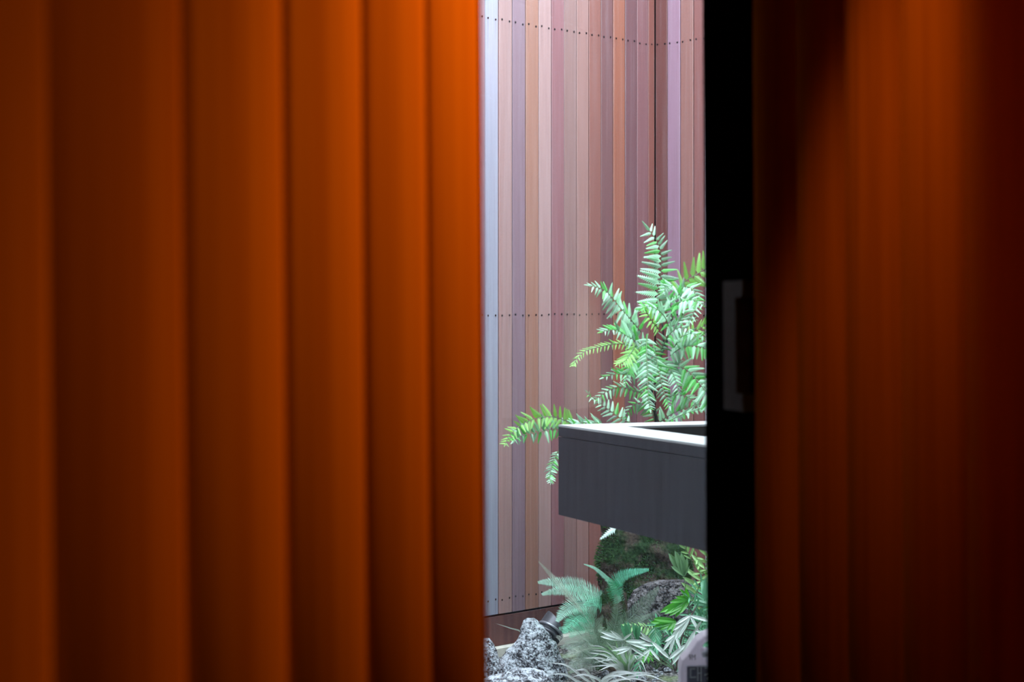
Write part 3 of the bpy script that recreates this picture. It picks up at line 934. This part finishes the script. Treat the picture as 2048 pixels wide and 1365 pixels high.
o = bpy.data.objects.new('leaflet', WH[0]); o.matrix_local = leaf_matrix(px(1232, 1056, 7.55) - Vector(lf.location), px(1198, 1079, 7.5) - px(1232, 1056, 7.55), Vector((0, -1, 0.4)), 44 * 7.55 / F); link(o, fo_)

# --- comb fronds (joined fine leaflets, too small to pick apart)
def comb(root, pix, Ys, n, la, lb, mat, t0=0.1, wid=0.0030, sweep=35, nrm=(0, -1, 0.5), curl=0.0, rad=0.0018, peak=0.3, name='frond', sag=0.1, tipf=0.15):
    rr = random.Random(int(pix[0][0] * 3 + pix[-1][1] * 5))
    wid *= 1.05
    if mat in (M_GREYF, M_PALEF): wid *= 1.6
    if mat in (M_MINT, M_MINT2): la, lb, n, sweep = la * 1.65, lb * 1.65, int(n * 1.2), sweep * 0.55
    m = len(pix)
    if len(Ys) == 2: Ys = [Ys[0] + (Ys[1] - Ys[0]) * i / (m - 1) for i in range(m)]
    cur = catmull([px(p[0], p[1], y) for p, y in zip(pix, Ys)], 60)
    v, f = tube(cur, lambda t: rad * (1 - 0.8 * t), 4)
    v = list(v)
    k2m = sum(Ys) / m / F
    N0 = Vector(nrm).normalized()
    for i in range(n):
        u = (i + 0.5) / n
        t = t0 + (1 - t0) * u
        fi = t * 60; j = min(59, int(fi))
        pos = cur[j].lerp(cur[j + 1], fi - j)
        tan = (cur[min(60, j + 2)] - cur[max(0, j - 1)]).normalized()
        side0 = N0.cross(tan).normalized()
        sh = 0.55 + 0.45 * u / peak if u < peak else 1 - (1 - tipf) * ((u - peak) / (1 - peak)) ** 1.5
        for s, L0 in ((1, la), (-1, lb)):
            L = L0 * k2m * sh * rr.uniform(0.9, 1.1)
            a = math.radians(sweep + rr.uniform(-5, 5))
            d = (side0 * s * math.cos(a) + tan * math.sin(a) + Vector((0, 0, -sag)) + N0 * rr.uniform(-0.1, 0.15)).normalized()
            w = tan * wid * 0.5
            mid = pos + d * L * 0.55
            end = pos + d * L + Vector((0, 0, -curl * L)) + N0 * (-0.12 * L)
            b = len(v)
            v += [pos - w * 0.7, pos + w * 0.7, mid + w, mid - w, end]
            f += [(b, b + 1, b + 2, b + 3), (b + 3, b + 2, b + 4)]
    return mobj(name, v, f, mat, root)

M_MINT = leaf_mat('mint_fern_leaf', (0.46, 0.88, 0.66), (0.15, 0.70, 0.35), 0.35, 0.3, 0.6, 0.14)
M_MINT2 = leaf_mat('teal_fern_leaf', (0.17, 0.64, 0.42), (0.06, 0.60, 0.22), 0.35, 0.3, 0.6, 0.14)
M_GREYF = leaf_mat('grey_green_feathery_leaf', (0.42, 0.56, 0.45), (0.30, 0.48, 0.30), 0.5, 0.3, 0.4, 0.14)
M_PALEF = leaf_mat('pale_feathery_leaf', (0.66, 0.74, 0.62), (0.45, 0.58, 0.40), 0.5, 0.3, 0.4, 0.1)
M_DKF = leaf_mat('deep_green_leaf', (0.045, 0.16, 0.05), (0.05, 0.25, 0.03), 0.45, 0.3, 0.5, 0.2)

rb = (1212, 1332)
mint = tag(empty('comb_fern', px(rb[0], rb[1], 7.9)), 'mint green sword fern spreading left beside the spotlight', 'fern')
comb(mint, [rb, (1218, 1230), (1197, 1194), (1150, 1174), (1110, 1166), (1076, 1166)], (7.9, 7.6), 62, 13, 15, M_MINT, t0=0.45, sweep=40)
comb(mint, [rb, (1220, 1240), (1198, 1202), (1150, 1184), (1117, 1182), (1084, 1190)], (7.9, 7.55), 58, 12, 13, M_MINT, t0=0.45, sweep=40)
comb(mint, [rb, (1218, 1250), (1197, 1216), (1161, 1210), (1132, 1221), (1114, 1244)], (7.9, 7.5), 56, 16, 17, M_MINT, t0=0.42, sweep=30)
comb(mint, [rb, (1212, 1268), (1186, 1232), (1160, 1232), (1143, 1246), (1127, 1268)], (7.9, 7.45), 50, 16, 17, M_MINT2, t0=0.42, sweep=30)
comb(mint, [rb, (1210, 1270), (1190, 1240), (1165, 1246), (1138, 1262), (1118, 1258)], (7.9, 7.5), 46, 14, 14, M_MINT, t0=0.4, sweep=30)
comb(mint, [rb, (1205, 1280), (1180, 1254), (1158, 1258), (1140, 1276)], (7.9, 7.5), 46, 14, 14, M_MINT2, t0=0.4, sweep=30)
comb(mint, [rb, (1216, 1250), (1208, 1215), (1190, 1205), (1168, 1212)], (7.9, 7.6), 40, 14, 14, M_MINT2, t0=0.4, sweep=30)

rt = (1252, 1334)
teal = tag(empty('comb_fern', px(rt[0], rt[1], 7.78)), 'teal sword fern with two crossed upright fronds before the mossy boulder', 'fern')
comb(teal, [rt, (1248, 1240), (1242, 1206), (1226, 1172), (1212, 1155), (1190, 1137), (1168, 1129)], (7.78, 7.6), 62, 6, 4, M_MINT, t0=0.45, sweep=40, wid=0.004)
comb(teal, [rt, (1248, 1240), (1232, 1190), (1228, 1166), (1245, 1152), (1266, 1145), (1298, 1140)], (7.78, 7.55), 66, 11, 13, M_MINT2, t0=0.42, sweep=30, wid=0.0036)
comb(teal, [rt, (1240, 1260), (1230, 1225), (1222, 1195), (1217, 1172)], (7.78, 7.6), 34, 10, 10, M_DKF, t0=0.3, sweep=30)
comb(teal, [rt, (1248, 1262), (1250, 1230), (1246, 1205), (1240, 1190)], (7.78, 7.62), 30, 9, 9, M_DKF, t0=0.3, sweep=30)

rg = (1208, 1338)
gf_ = tag(empty('feathery_fern', px(rg[0], rg[1], 7.7)), 'grey-green feathery fern in the middle of the bed', 'fern')
comb(gf_, [rg, (1190, 1270), (1173, 1238), (1135, 1190), (1097, 1146), (1077, 1124)], (7.7, 7.5), 80, 10, 12, M_PALEF, t0=0.48, sweep=45, wid=0.0013)
comb(gf_, [rg, (1240, 1262), (1272, 1226), (1295, 1200), (1317, 1176)], (7.7, 7.4), 64, 34, 30, M_GREYF, t0=0.30, sweep=42, wid=0.0016, curl=0.25)
comb(gf_, [rg, (1250, 1262), (1290, 1240), (1320, 1222)], (7.7, 7.45), 54, 26, 24, M_GREYF, t0=0.25, sweep=42, wid=0.0016, curl=0.2)
comb(gf_, [rg, (1215, 1290), (1228, 1258), (1235, 1222), (1230, 1190)], (7.7, 7.5), 54, 22, 22, M_GREYF, t0=0.25, sweep=42, wid=0.0016)
comb(gf_, [rg, (1196, 1290), (1188, 1250), (1180, 1215)], (7.7, 7.5), 50, 24, 24, M_GREYF, t0=0.2, sweep=42, wid=0.0016)
comb(gf_, [rg, (1190, 1292), (1168, 1280), (1130, 1286)], (7.7, 7.35), 52, 20, 26, M_GREYF, t0=0.2, sweep=42, wid=0.0016)
comb(gf_, [rg, (1180, 1282), (1150, 1275), (1118, 1282)], (7.7, 7.3), 26, 5, 30, M_PALEF, t0=0.35, sweep=15, wid=0.002, curl=0.3, tipf=0.6)
comb(gf_, [rg, (1200, 1303), (1170, 1300), (1140, 1314)], (7.7, 7.25), 30, 5, 24, M_PALEF, t0=0.3, sweep=15, wid=0.002, curl=0.3, tipf=0.6)
comb(gf_, [rg, (1185, 1310), (1160, 1318), (1134, 1336)], (7.7, 7.3), 46, 22, 22, M_GREYF, t0=0.2, sweep=40, wid=0.0016)
comb(gf_, [rg, (1235, 1290), (1262, 1272), (1290, 1262)], (7.7, 7.4), 46, 24, 24, M_GREYF, t0=0.2, sweep=40, wid=0.0016)
comb(gf_, [rg, (1200, 1322), (1176, 1312), (1152, 1296), (1135, 1300)], (7.7, 7.28), 50, 22, 22, M_GREYF, t0=0.2, sweep=40, wid=0.0016)
comb(gf_, [rg, (1216, 1310), (1222, 1290), (1214, 1268), (1196, 1262)], (7.7, 7.3), 50, 22, 22, M_GREYF, t0=0.2, sweep=40, wid=0.0016)

for pts in [[rg, (1180, 1300), (1160, 1268), (1140, 1252)], [rg, (1200, 1290), (1196, 1258), (1206, 1232)], [rg, (1175, 1300), (1150, 1290), (1122, 1296)],
            [rg, (1190, 1300), (1176, 1262), (1158, 1244)], [rg, (1185, 1318), (1155, 1304), (1126, 1316)], [rg, (1220, 1300), (1240, 1272), (1262, 1254)],
            [rg, (1225, 1310), (1256, 1296), (1284, 1290)], [rg, (1188, 1330), (1164, 1326), (1140, 1346)], [rg, (1212, 1296), (1218, 1262), (1212, 1240)],
            [rg, (1196, 1310), (1178, 1284), (1166, 1278)], [rg, (1230, 1320), (1262, 1316), (1290, 1322)], [rg, (1240, 1300), (1270, 1248), (1300, 1230)]]:
    comb(gf_, pts, (7.7, 7.36), 54, 24, 24, M_GREYF, t0=0.15, sweep=42, wid=0.0017)

# --- broad-leaflet plants on the right
M_ZV = leaf_mat('vivid_green_leaf', (0.10, 0.46, 0.05), (0.10, 0.60, 0.02), 0.32, 0.4, 0.6, 0.12)
M_ZL = leaf_mat('light_green_leaf', (0.38, 0.66, 0.28), (0.30, 0.70, 0.12), 0.35, 0.3, 0.6, 0.12)
M_ZD = leaf_mat('dull_green_leaf', (0.22, 0.42, 0.20), (0.15, 0.40, 0.10), 0.45, 0.25, 0.5, 0.1)
M_ZT = leaf_mat('bluish_green_leaf', (0.16, 0.46, 0.27), (0.08, 0.45, 0.15), 0.32, 0.3, 0.7, 0.2)
M_ZW = leaf_mat('whitish_leaf', (0.66, 0.76, 0.70), (0.45, 0.65, 0.48), 0.4, 0.2, 0.5, 0.1)
def ob(m, w=0.13): return [oblong_mesh('leaflet', w, d, m) for d in (0.08, 0.2)]
ZV, ZL, ZD, ZT, ZW = ob(M_ZV, 0.11), ob(M_ZL, 0.11), ob(M_ZD, 0.12), ob(M_ZT, 0.10), ob(M_ZW, 0.085)
M_TWIG = plain('brown_twig', (0.10, 0.075, 0.06), 0.7, 0.3)

def fan(root, base, tips, Y, meshes, Yt=None, stem_from=None):
    """leaflets from one pixel base to listed pixel tips"""
    b = px(base[0], base[1], Y)
    pts = [px(*stem_from, Y + 0.12), b] if stem_from else [b + Vector((0, 0.01, -0.03)), b]
    v, f = tube(catmull(pts, 8), 0.0018, 5)
    fo = mobj('frond', v, f, M_RACHIS, root, True)
    rr = random.Random(int(base[0] + base[1]))
    for tx, ty in tips:
        e_ = px(tx, ty, (Yt or Y - 0.04))
        o = bpy.data.objects.new('leaflet', rr.choice(meshes))
        d = e_ - b
        st_ = b - Vector(root.location)
        o.matrix_local = leaf_matrix(st_, d, Vector((rr.uniform(-.3, .3), -1, 0.4)), d.length)
        link(o, fo)

r1 = (1392, 1330)
z1 = tag(empty('broadleaf_plant', px(r1[0], r1[1], 7.7)), 'light green plant with paddle-shaped leaflets under the right end of the trough', 'plant')
fan(z1, (1368, 1152), [(1340, 1111), (1351, 1103), (1365, 1110), (1374, 1120), (1344, 1133), (1376, 1136)], 7.45, ZD, stem_from=r1)
frond(z1, [r1, (1390, 1230), (1400, 1170), (1412, 1130), (1424, 1090)], (7.7, 7.35), 9, 40, 32, ZL, sweep=24, t0=0.45, sag=-0.05, tipf=0.7, base=0.9, nrm=(0, -1, 0.2))
frond(z1, [r1, (1395, 1200), (1385, 1130), (1370, 1096), (1356, 1078)], (7.7, 7.4), 5, 22, 30, ZL, sweep=50, t0=0.72, sag=-0.1, tipf=0.8, nrm=(0, -1, 0.2))
frond(z1, [r1, (1410, 1200), (1422, 1140), (1426, 1100)], (7.7, 7.5), 8, 24, 24, ZV, sweep=35, t0=0.4, sag=0.0, tipf=0.6, nrm=(0, -1, 0.2))
r2 = (1374, 1338)
z2 = tag(empty('broadleaf_plant', px(r2[0], r2[1], 7.5)), 'vivid green plant with fanned leaflets in front of the dark pitted rock', 'plant')
fan(z2, (1378, 1200), [(1322, 1222), (1330, 1228), (1339, 1232), (1350, 1232), (1360, 1228), (1341, 1204), (1353, 1194), (1364, 1180), (1371, 1178)], 7.3, ZV, stem_from=r2)
frond(z2, [r2, (1372, 1262), (1384, 1207), (1396, 1178), (1404, 1162), (1420, 1160), (1440, 1175)], (7.5, 7.2), 14, 20, 50, ZT, sweep=22, t0=0.36, sag=0.35, tipf=0.7, base=0.9)
fan(z2, (1351, 1243), [(1304, 1244), (1310, 1252), (1322, 1258), (1334, 1262), (1344, 1264), (1308, 1238)], 7.28, ZV, stem_from=r2)
frond(z2, [r2, (1390, 1280), (1405, 1240), (1424, 1215)], (7.5, 7.2), 9, 34, 30, ZT, sweep=24, t0=0.3, sag=0.2, tipf=0.6)
r3 = (1312, 1340)
z3 = tag(empty('broadleaf_plant', px(r3[0], r3[1], 7.4)), 'mid green palm-like plant behind the white grass', 'plant')
frond(z3, [r3, (1330, 1300), (1322, 1262), (1312, 1250), (1311, 1270), (1313, 1296)], (7.4, 7.2), 16, 26, 26, ZT, sweep=30, t0=0.35, sag=0.5, tipf=0.7)
frond(z3, [r3, (1322, 1290), (1303, 1260), (1280, 1253), (1253, 1251)], (7.4, 7.25), 12, 24, 14, ZL, sweep=30, t0=0.4, sag=0.3, tipf=0.6)
frond(z3, [r3, (1316, 1310), (1300, 1294), (1284, 1310), (1276, 1345)], (7.4, 7.15), 13, 22, 26, ZT, sweep=30, t0=0.25, sag=0.2, tipf=0.6)
frond(z3, [r3, (1330, 1310), (1342, 1290), (1356, 1272), (1366, 1258)], (7.4, 7.2), 12, 26, 28, ZT, sweep=32, t0=0.2, sag=0.3, tipf=0.6)
frond(z3, [r3, (1335, 1320), (1350, 1308), (1362, 1320), (1366, 1340)], (7.4, 7.15), 10, 24, 24, ZT, sweep=32, t0=0.2, sag=0.3, tipf=0.6)
fan(z3, (1258, 1284), [(1242, 1250), (1250, 1246), (1258, 1248)], 7.25, ZT, stem_from=r3)
fan(z3, (1275, 1282), [(1266, 1248), (1273, 1250), (1280, 1252)], 7.25, ZT, stem_from=r3)
fan(z3, (1296, 1300), [(1284, 1330), (1298, 1326), (1306, 1322)], 7.2, ZV, stem_from=r3)
r4 = (1352, 1342)
z4 = tag(empty('pale_leaf_plant', px(r4[0], r4[1], 7.25)), 'plant with large whitish leaves on brown stems beside the grey plastic case', 'plant')
fan(z4, (1380, 1232), [(1346, 1262), (1354, 1280), (1336, 1290), (1352, 1248), (1420, 1243), (1398, 1262)], 7.12, ZW, stem_from=r4)
fan(z4, (1390, 1262), [(1366, 1308), (1378, 1300), (1414, 1268), (1402, 1244)], 7.08, ZW, stem_from=r4)
fan(z4, (1246, 1281), [(1202, 1273), (1207, 1264), (1222, 1262), (1262, 1268)], 7.1, ZW, stem_from=r4)
fan(z4, (1252, 1283), [(1294, 1298), (1290, 1284), (1305, 1290)], 7.1, ZW, stem_from=r4)
fan(z4, (1304, 1285), [(1280, 1274), (1284, 1268), (1330, 1310), (1340, 1318)], 7.1, ZW, stem_from=r4)
for pts in ([r4, (1366, 1270), (1384, 1228)], [r4, (1360, 1285), (1392, 1214)], [(1350, 1344), (1340, 1300), (1352, 1262)]):
    v, f = tube(catmull([px(a, b, 7.16) for a, b in pts], 16), 0.003, 5)
    mobj('stem', v, f, M_TWIG, z4, True)
z5 = tag(empty('broadleaf_plant', px(1425, 1345, 7.6)), 'deep teal leafy plant at the right edge behind the grey case', 'plant')
for k, (tx, ty) in enumerate(((1398, 1245), (1412, 1232), (1405, 1275), (1420, 1262), (1392, 1222))):
    frond(z5, [(1425, 1345), (1424, 1300), (1415, 1265 - k * 4), (tx, ty)], (7.6, 7.35), 9, 26, 26, ZT, sweep=32, t0=0.3, sag=0.15, tipf=0.5)

for pts, la_, lb_2, ms_, nn in [([r1, (1400, 1260), (1394, 1215), (1372, 1190)], 26, 24, ZT, 9), ([r2, (1360, 1290), (1340, 1262), (1320, 1262)], 24, 22, ZT, 9),
                            ([r2, (1384, 1300), (1398, 1290), (1420, 1296)], 26, 22, ZT, 9), ([r1, (1404, 1220), (1400, 1150), (1392, 1108)], 26, 26, ZL, 9)]:
    frond(z1 if pts[0] == r1 else z2, pts, (7.6, 7.25), nn, la_, lb_2, ms_, sweep=30, t0=0.25, sag=0.15, tipf=0.5)
fan(z4, (1262, 1296), [(1226, 1300), (1236, 1308), (1290, 1312)], 7.1, ZW, stem_from=r4)
fan(z4, (1372, 1290), [(1344, 1330), (1356, 1336), (1336, 1320), (1392, 1320)], 7.1, ZW, stem_from=r4)
fan(z4, (1350, 1270), [(1326, 1300), (1338, 1308), (1330, 1284), (1362, 1300)], 7.1, ZW, stem_from=r4)
fan(z4, (1300, 1300), [(1276, 1316), (1288, 1322), (1320, 1322)], 7.12, ZW, stem_from=r4)

# --- white arching grass
M_BLADE = leaf_mat('cream_grass_blade', (0.84, 0.90, 0.90), (0.5, 0.65, 0.5), 0.4, 0.2, 0.5, 0.08)
M_BLADE_G = leaf_mat('green_grass_blade', (0.35, 0.55, 0.36), (0.3, 0.6, 0.2), 0.4, 0.3, 0.5, 0.1)
def blade(root, pix, Ys, w, mat):
    m = len(pix)
    Ys = [Ys[0] + (Ys[1] - Ys[0]) * i / (m - 1) for i in range(m)]
    cur = catmull([px(p[0], p[1], y) for p, y in zip(pix, Ys)], 14)
    v, f = [], []
    for i, p in enumerate(cur):
        t = (cur[min(14, i + 1)] - cur[max(0, i - 1)]).normalized()
        s = t.cross(Vector((0.1, 1, -0.25))).normalized()
        u = i / 14
        ww = w * (0.55 + 0.45 * min(1, u * 3)) * (1 - u ** 3) + 0.0003
        fold = Vector((0, 1, 0)) * ww * 0.35
        v += [p - s * ww, p + fold, p + s * ww]
    for i in range(14):
        a = i * 3
        f += [(a, a + 1, a + 4, a + 3), (a + 1, a + 2, a + 5, a + 4)]
    return mobj('blade', v, f, mat, root, True)
gb = (1254, 1352)
gr = tag(empty('striped_grass', px(gb[0], gb[1] + 16, 7.28)), 'clump of whitish arching grass at the bottom centre', 'grass')
rr = random.Random(5)
for mid, tip in [((1210, 1300), (1178, 1296)), ((1206, 1296), (1180, 1292)), ((1212, 1312), (1176, 1306)), ((1204, 1318), (1168, 1317)), ((1220, 1298), (1204, 1288)),
                 ((1228, 1300), (1212, 1284)), ((1236, 1310), (1212, 1292)), ((1240, 1316), (1230, 1276)), ((1246, 1310), (1244, 1284)), ((1252, 1310), (1252, 1288)),
                 ((1258, 1310), (1262, 1290)), ((1268, 1312), (1274, 1320)), ((1226, 1320), (1190, 1326)), ((1220, 1332), (1180, 1334)), ((1230, 1330), (1198, 1342)),
                 ((1262, 1300), (1272, 1296)), ((1282, 1322), (1294, 1350)), ((1276, 1326), (1286, 1356)), ((1238, 1300), (1222, 1292)), ((1216, 1306), (1186, 1302))]:
    blade(gr, [(gb[0] + rr.uniform(-10, 6), gb[1] + 16), ((gb[0] + mid[0]) / 2 + 4, (gb[1] + mid[1]) / 2), mid, tip], (7.28, 7.1 + rr.uniform(-0.05, 0.08)), rr.uniform(0.0035, 0.0055), M_BLADE if rr.random() < 0.8 else M_BLADE_G)
for k in range(16):
    a = rr.uniform(-1, 0.6)
    m_ = (gb[0] - 6 + a * 46, 1318 + rr.uniform(-14, 10)); t_ = (gb[0] - 6 + a * 78, m_[1] + rr.uniform(-16, 26) * abs(a) - 12 * (1 - abs(a)))
    blade(gr, [(gb[0] + rr.uniform(-14, 8), gb[1] + 16), ((gb[0] + m_[0]) / 2, (gb[1] + m_[1]) / 2 - 4), m_, t_], (7.28, 7.1 + rr.uniform(-0.06, 0.08)), rr.uniform(0.003, 0.005), M_BLADE if rr.random() < 0.75 else M_BLADE_G)
gb2 = (1196, 1376)
gr2 = tag(empty('striped_grass', px(gb2[0], gb2[1] + 14, 7.0)), 'white grass with long low arching blades along the bottom edge', 'grass')
for pts in [[gb2, (1166, 1356), (1135, 1332), (1098, 1326)], [gb2, (1160, 1366), (1130, 1350), (1100, 1349)], [gb2, (1200, 1362), (1170, 1350), (1146, 1354)],
            [gb2, (1230, 1352), (1270, 1346), (1306, 1348)], [gb2, (1240, 1360), (1290, 1350), (1330, 1364)], [gb2, (1230, 1362), (1268, 1358), (1300, 1366)],
            [gb2, (1220, 1350), (1250, 1344), (1290, 1356)], [gb2, (1180, 1352), (1168, 1340), (1150, 1342)], [gb2, (1210, 1356), (1234, 1352), (1262, 1362)]]:
    blade(gr2, pts, (7.0, 6.9), rr.uniform(0.004, 0.0055), M_BLADE)
# a lone dry blade beside the peaked rock
dr = tag(empty('dry_grass_blade', px(1062, 1320, 7.9)), 'single dry grass blade leaning left of the peaked rock', 'grass')
blade(dr, [(1062, 1320), (1046, 1269), (1020, 1257), (992, 1248)], (7.9, 7.8), 0.003, M_PALEF)

# ------------------------------------------------------------------ garden spotlight
ax0 = px(1101, 1262, 7.85); ax1 = px(1117, 1238, 7.88)
axis = (ax1 - ax0).normalized()
sl = tag(empty('garden_spotlight', px(1100, 1334, 7.86)), 'dark grey garden spotlight with slanted hood behind the peaked rock', 'spotlight')
M_LAMP = plain('grey_cast_metal', (0.085, 0.085, 0.10), 0.35, 0.5, 0.4, 0.1, 40)
M_LAMP_R = plain('light_metal_ring', (0.32, 0.34, 0.38), 0.3, 0.5, 0.6)
u1 = axis.cross(Vector((0, 1, 0))).normalized(); u2 = axis.cross(u1)
def lathe(name, prof, mat, cut=0.0, closed=True):
    v, f = [], []
    n = 28
    for (h, r) in prof:
        for i in range(n):
            a = 2 * math.pi * i / n
            extra = 0.0
            if cut and h == prof[-1][0] or (cut and len(prof) > 2 and h == prof[-2][0] and False):
                extra = cut * (0.5 + 0.5 * math.cos(a))
            v.append(ax0 + axis * (h + extra) + u1 * (r * math.cos(a)) + u2 * (r * math.sin(a)))
    for j in range(len(prof) - 1):
        for i in range(n):
            f.append((j * n + i, j * n + (i + 1) % n, (j + 1) * n + (i + 1) % n, (j + 1) * n + i))
    if closed: f.append(tuple(range(n - 1, -1, -1)))
    return mobj(name, v, f, mat, sl, True)
rs = 28 * 7.85 / F
lathe('lamp_body', [(-0.075, rs * 0.55), (-0.072, rs * 0.8), (-0.03, rs * 0.86), (-0.03, rs * 0.98), (-0.018, rs * 0.98), (-0.018, rs * 0.86), (-0.005, rs * 0.92)], M_LAMP)
lathe('rim_ring', [(-0.006, rs * 0.95), (-0.006, rs * 1.04), (0.004, rs * 1.04), (0.006, rs * 0.98)], M_LAMP_R)
lathe('hood', [(0.002, rs * 0.98), (0.004, rs * 0.975), (0.006, rs * 0.95)], M_LAMP, cut=0.055, closed=False)
em = plain('lamp_lens', (0.25, 0.26, 0.28), 0.1, 0.6)
lathe('lens', [(0.0015, rs * 0.9), (0.0025, rs * 0.01)], em)
v, f = tube([px(1100, 1334, 7.86), px(1094, 1300, 7.86), ax0 - axis * 0.05], 0.007, 8)
mobj('stake', v, f, M_LAMP, sl, True)

# ------------------------------------------------------------------ grey plastic case with carrying handle, on a low bench
CY = 4.25
M_CASE = leaf_mat('translucent_grey_plastic', (0.86, 0.80, 0.86), (0.95, 0.90, 0.96), 0.3, 0.5, 0.6, 0.05)
M_CASE_D = plain('slate_blue_label', (0.22, 0.21, 0.30), 0.5, 0.4, 0, 0.15, 60)
M_INK = plain('black_ink', (0.02, 0.02, 0.022), 0.6)
M_WPR = leaf_mat('white_print', (0.85, 0.88, 0.92), (0.85, 0.88, 0.92), 0.5, 0.35, 0.5, 0.02)
cxp = 1446.0
cas = tag(empty('carry_case', px(cxp, 1690, CY)), 'grey plastic case with arched carrying handle and printed label, at the right edge', 'case')
def case_outline():
    L = [(1690, 1362), (1420, 1362), (1340, 1361), (1322, 1364), (1308, 1378), (1295, 1387), (1283, 1395), (1273, 1408), (1267, 1421)]
    left = [(x, y) for y, x in L]
    right = [(2 * cxp - x, y) for x, y in reversed(left)]
    return left + [(cxp, 1264)] + right
out = case_outline()
hole = [(cxp + 42 * math.cos(a), 1300 - (24 if math.sin(a) > 0 else 8) * math.sin(a)) for a in [math.pi * 2 * k / 28 for k in range(28)]]
def shape_solid(name, outer, inner, y0, y1, mat, parent, bev=0.006):
    """flat outline with a hole, thick from y0 to y1, edges rounded"""
    bm = bmesh.new()
    def ring(pts): 
        vs_ = [bm.verts.new(px(x, y, CY) - Vector((0, CY - y0, 0))) for x, y in pts]
        return [bm.edges.new((vs_[i], vs_[(i + 1) % len(vs_)])) for i in range(len(vs_))]
    ed = ring(outer)
    if inner: ed += ring(inner)
    r = bmesh.ops.triangle_fill(bm, use_beauty=True, use_dissolve=False, edges=ed)
    faces = list(bm.faces)
    ext = bmesh.ops.extrude_face_region(bm, geom=faces)
    vs2 = [g_ for g_ in ext['geom'] if isinstance(g_, bmesh.types.BMVert)]
    bmesh.ops.translate(bm, verts=vs2, vec=(0, y1 - y0, 0))
    bmesh.ops.recalc_face_normals(bm, faces=bm.faces)
    if bev:
        be = [e_ for e_ in bm.edges if len(e_.link_faces) == 2 and e_.calc_face_angle(0) > 1.2]
        bmesh.ops.bevel(bm, geom=be, offset=bev, segments=3, affect='EDGES', profile=0.5)
    off = Vector(parent.location)
    bmesh.ops.translate(bm, verts=bm.verts, vec=-off)
    me_ = bpy.data.meshes.new(name); bm.to_mesh(me_); bm.free()
    me_.materials.append(mat)
    return link(bpy.data.objects.new(name, me_), parent)
shape_solid('case_body', out, hole, CY, CY + 0.07, M_CASE, cas)
shape_solid('grip_ridge', [(1402, 1304), (1410, 1302), (2 * cxp - 1410, 1302), (2 * cxp - 1402, 1304), (2 * cxp - 1402, 1314), (1404, 1314)], None, CY - 0.012, CY + 0.01, M_WPR, cas, 0.003)
shape_solid('label_panel', [(1374, 1335), (2 * cxp - 1374, 1335), (2 * cxp - 1374, 1600), (1374, 1600)], None, CY - 0.0012, CY + 0.002, M_CASE_D, cas, 0)
shape_solid('label_border', [(1371, 1332), (2 * cxp - 1371, 1332), (2 * cxp - 1371, 1334.6), (1371, 1334.6)], None, CY - 0.0016, CY + 0.002, M_WPR, cas, 0)
def text(body, x, y, hpx, mat, parent, Y, ws=1.0):
    cu = bpy.data.curves.new('lettering', 'FONT')
    cu.body = body; cu.size = hpx / F * Y / 0.73; cu.extrude = 0.0004
    tmp = bpy.data.objects.new('tmp', cu); COL.objects.link(tmp)
    dg = bpy.context.evaluated_depsgraph_get()
    me_ = bpy.data.meshes.new_from_object(tmp.evaluated_get(dg))
    bpy.data.objects.remove(tmp)
    me_.materials.clear(); me_.materials.append(mat)
    o = bpy.data.objects.new('lettering', me_)
    o.rotation_euler = (math.pi / 2, 0, 0)
    o.scale = (ws, 1, 1)
    o.location = px(x, y, Y) - Vector(parent.location)
    return link(o, parent)
text('9M', 1377, 1321, 12, M_INK, cas, CY - 0.0012, 0.7)
text('\ub300\uac15', 1377, 1362, 25, M_WPR, cas, CY - 0.0022, 0.95)
zt2 = px(0, 1690, CY).z
bn = tag(empty('low_bench', (px(cxp, 0, CY).x + 0.12, CY + 0.03, 0)), 'low dark bench carrying the grey case', 'bench')
bx = px(cxp, 0, CY).x
box('bench_top', (bx - 0.16, CY - 0.12, zt2 - 0.03), (bx + 0.75, CY + 0.2, zt2), M_BASEB, bn)
for lx in (bx - 0.12, bx + 0.66):
    for ly in (CY - 0.1, CY + 0.13):
        box('leg', (lx, ly, -0.012), (lx + 0.05, ly + 0.05, zt2 - 0.03), M_BASEB, bn)
print('leaflets', LEAF_COUNT[0])
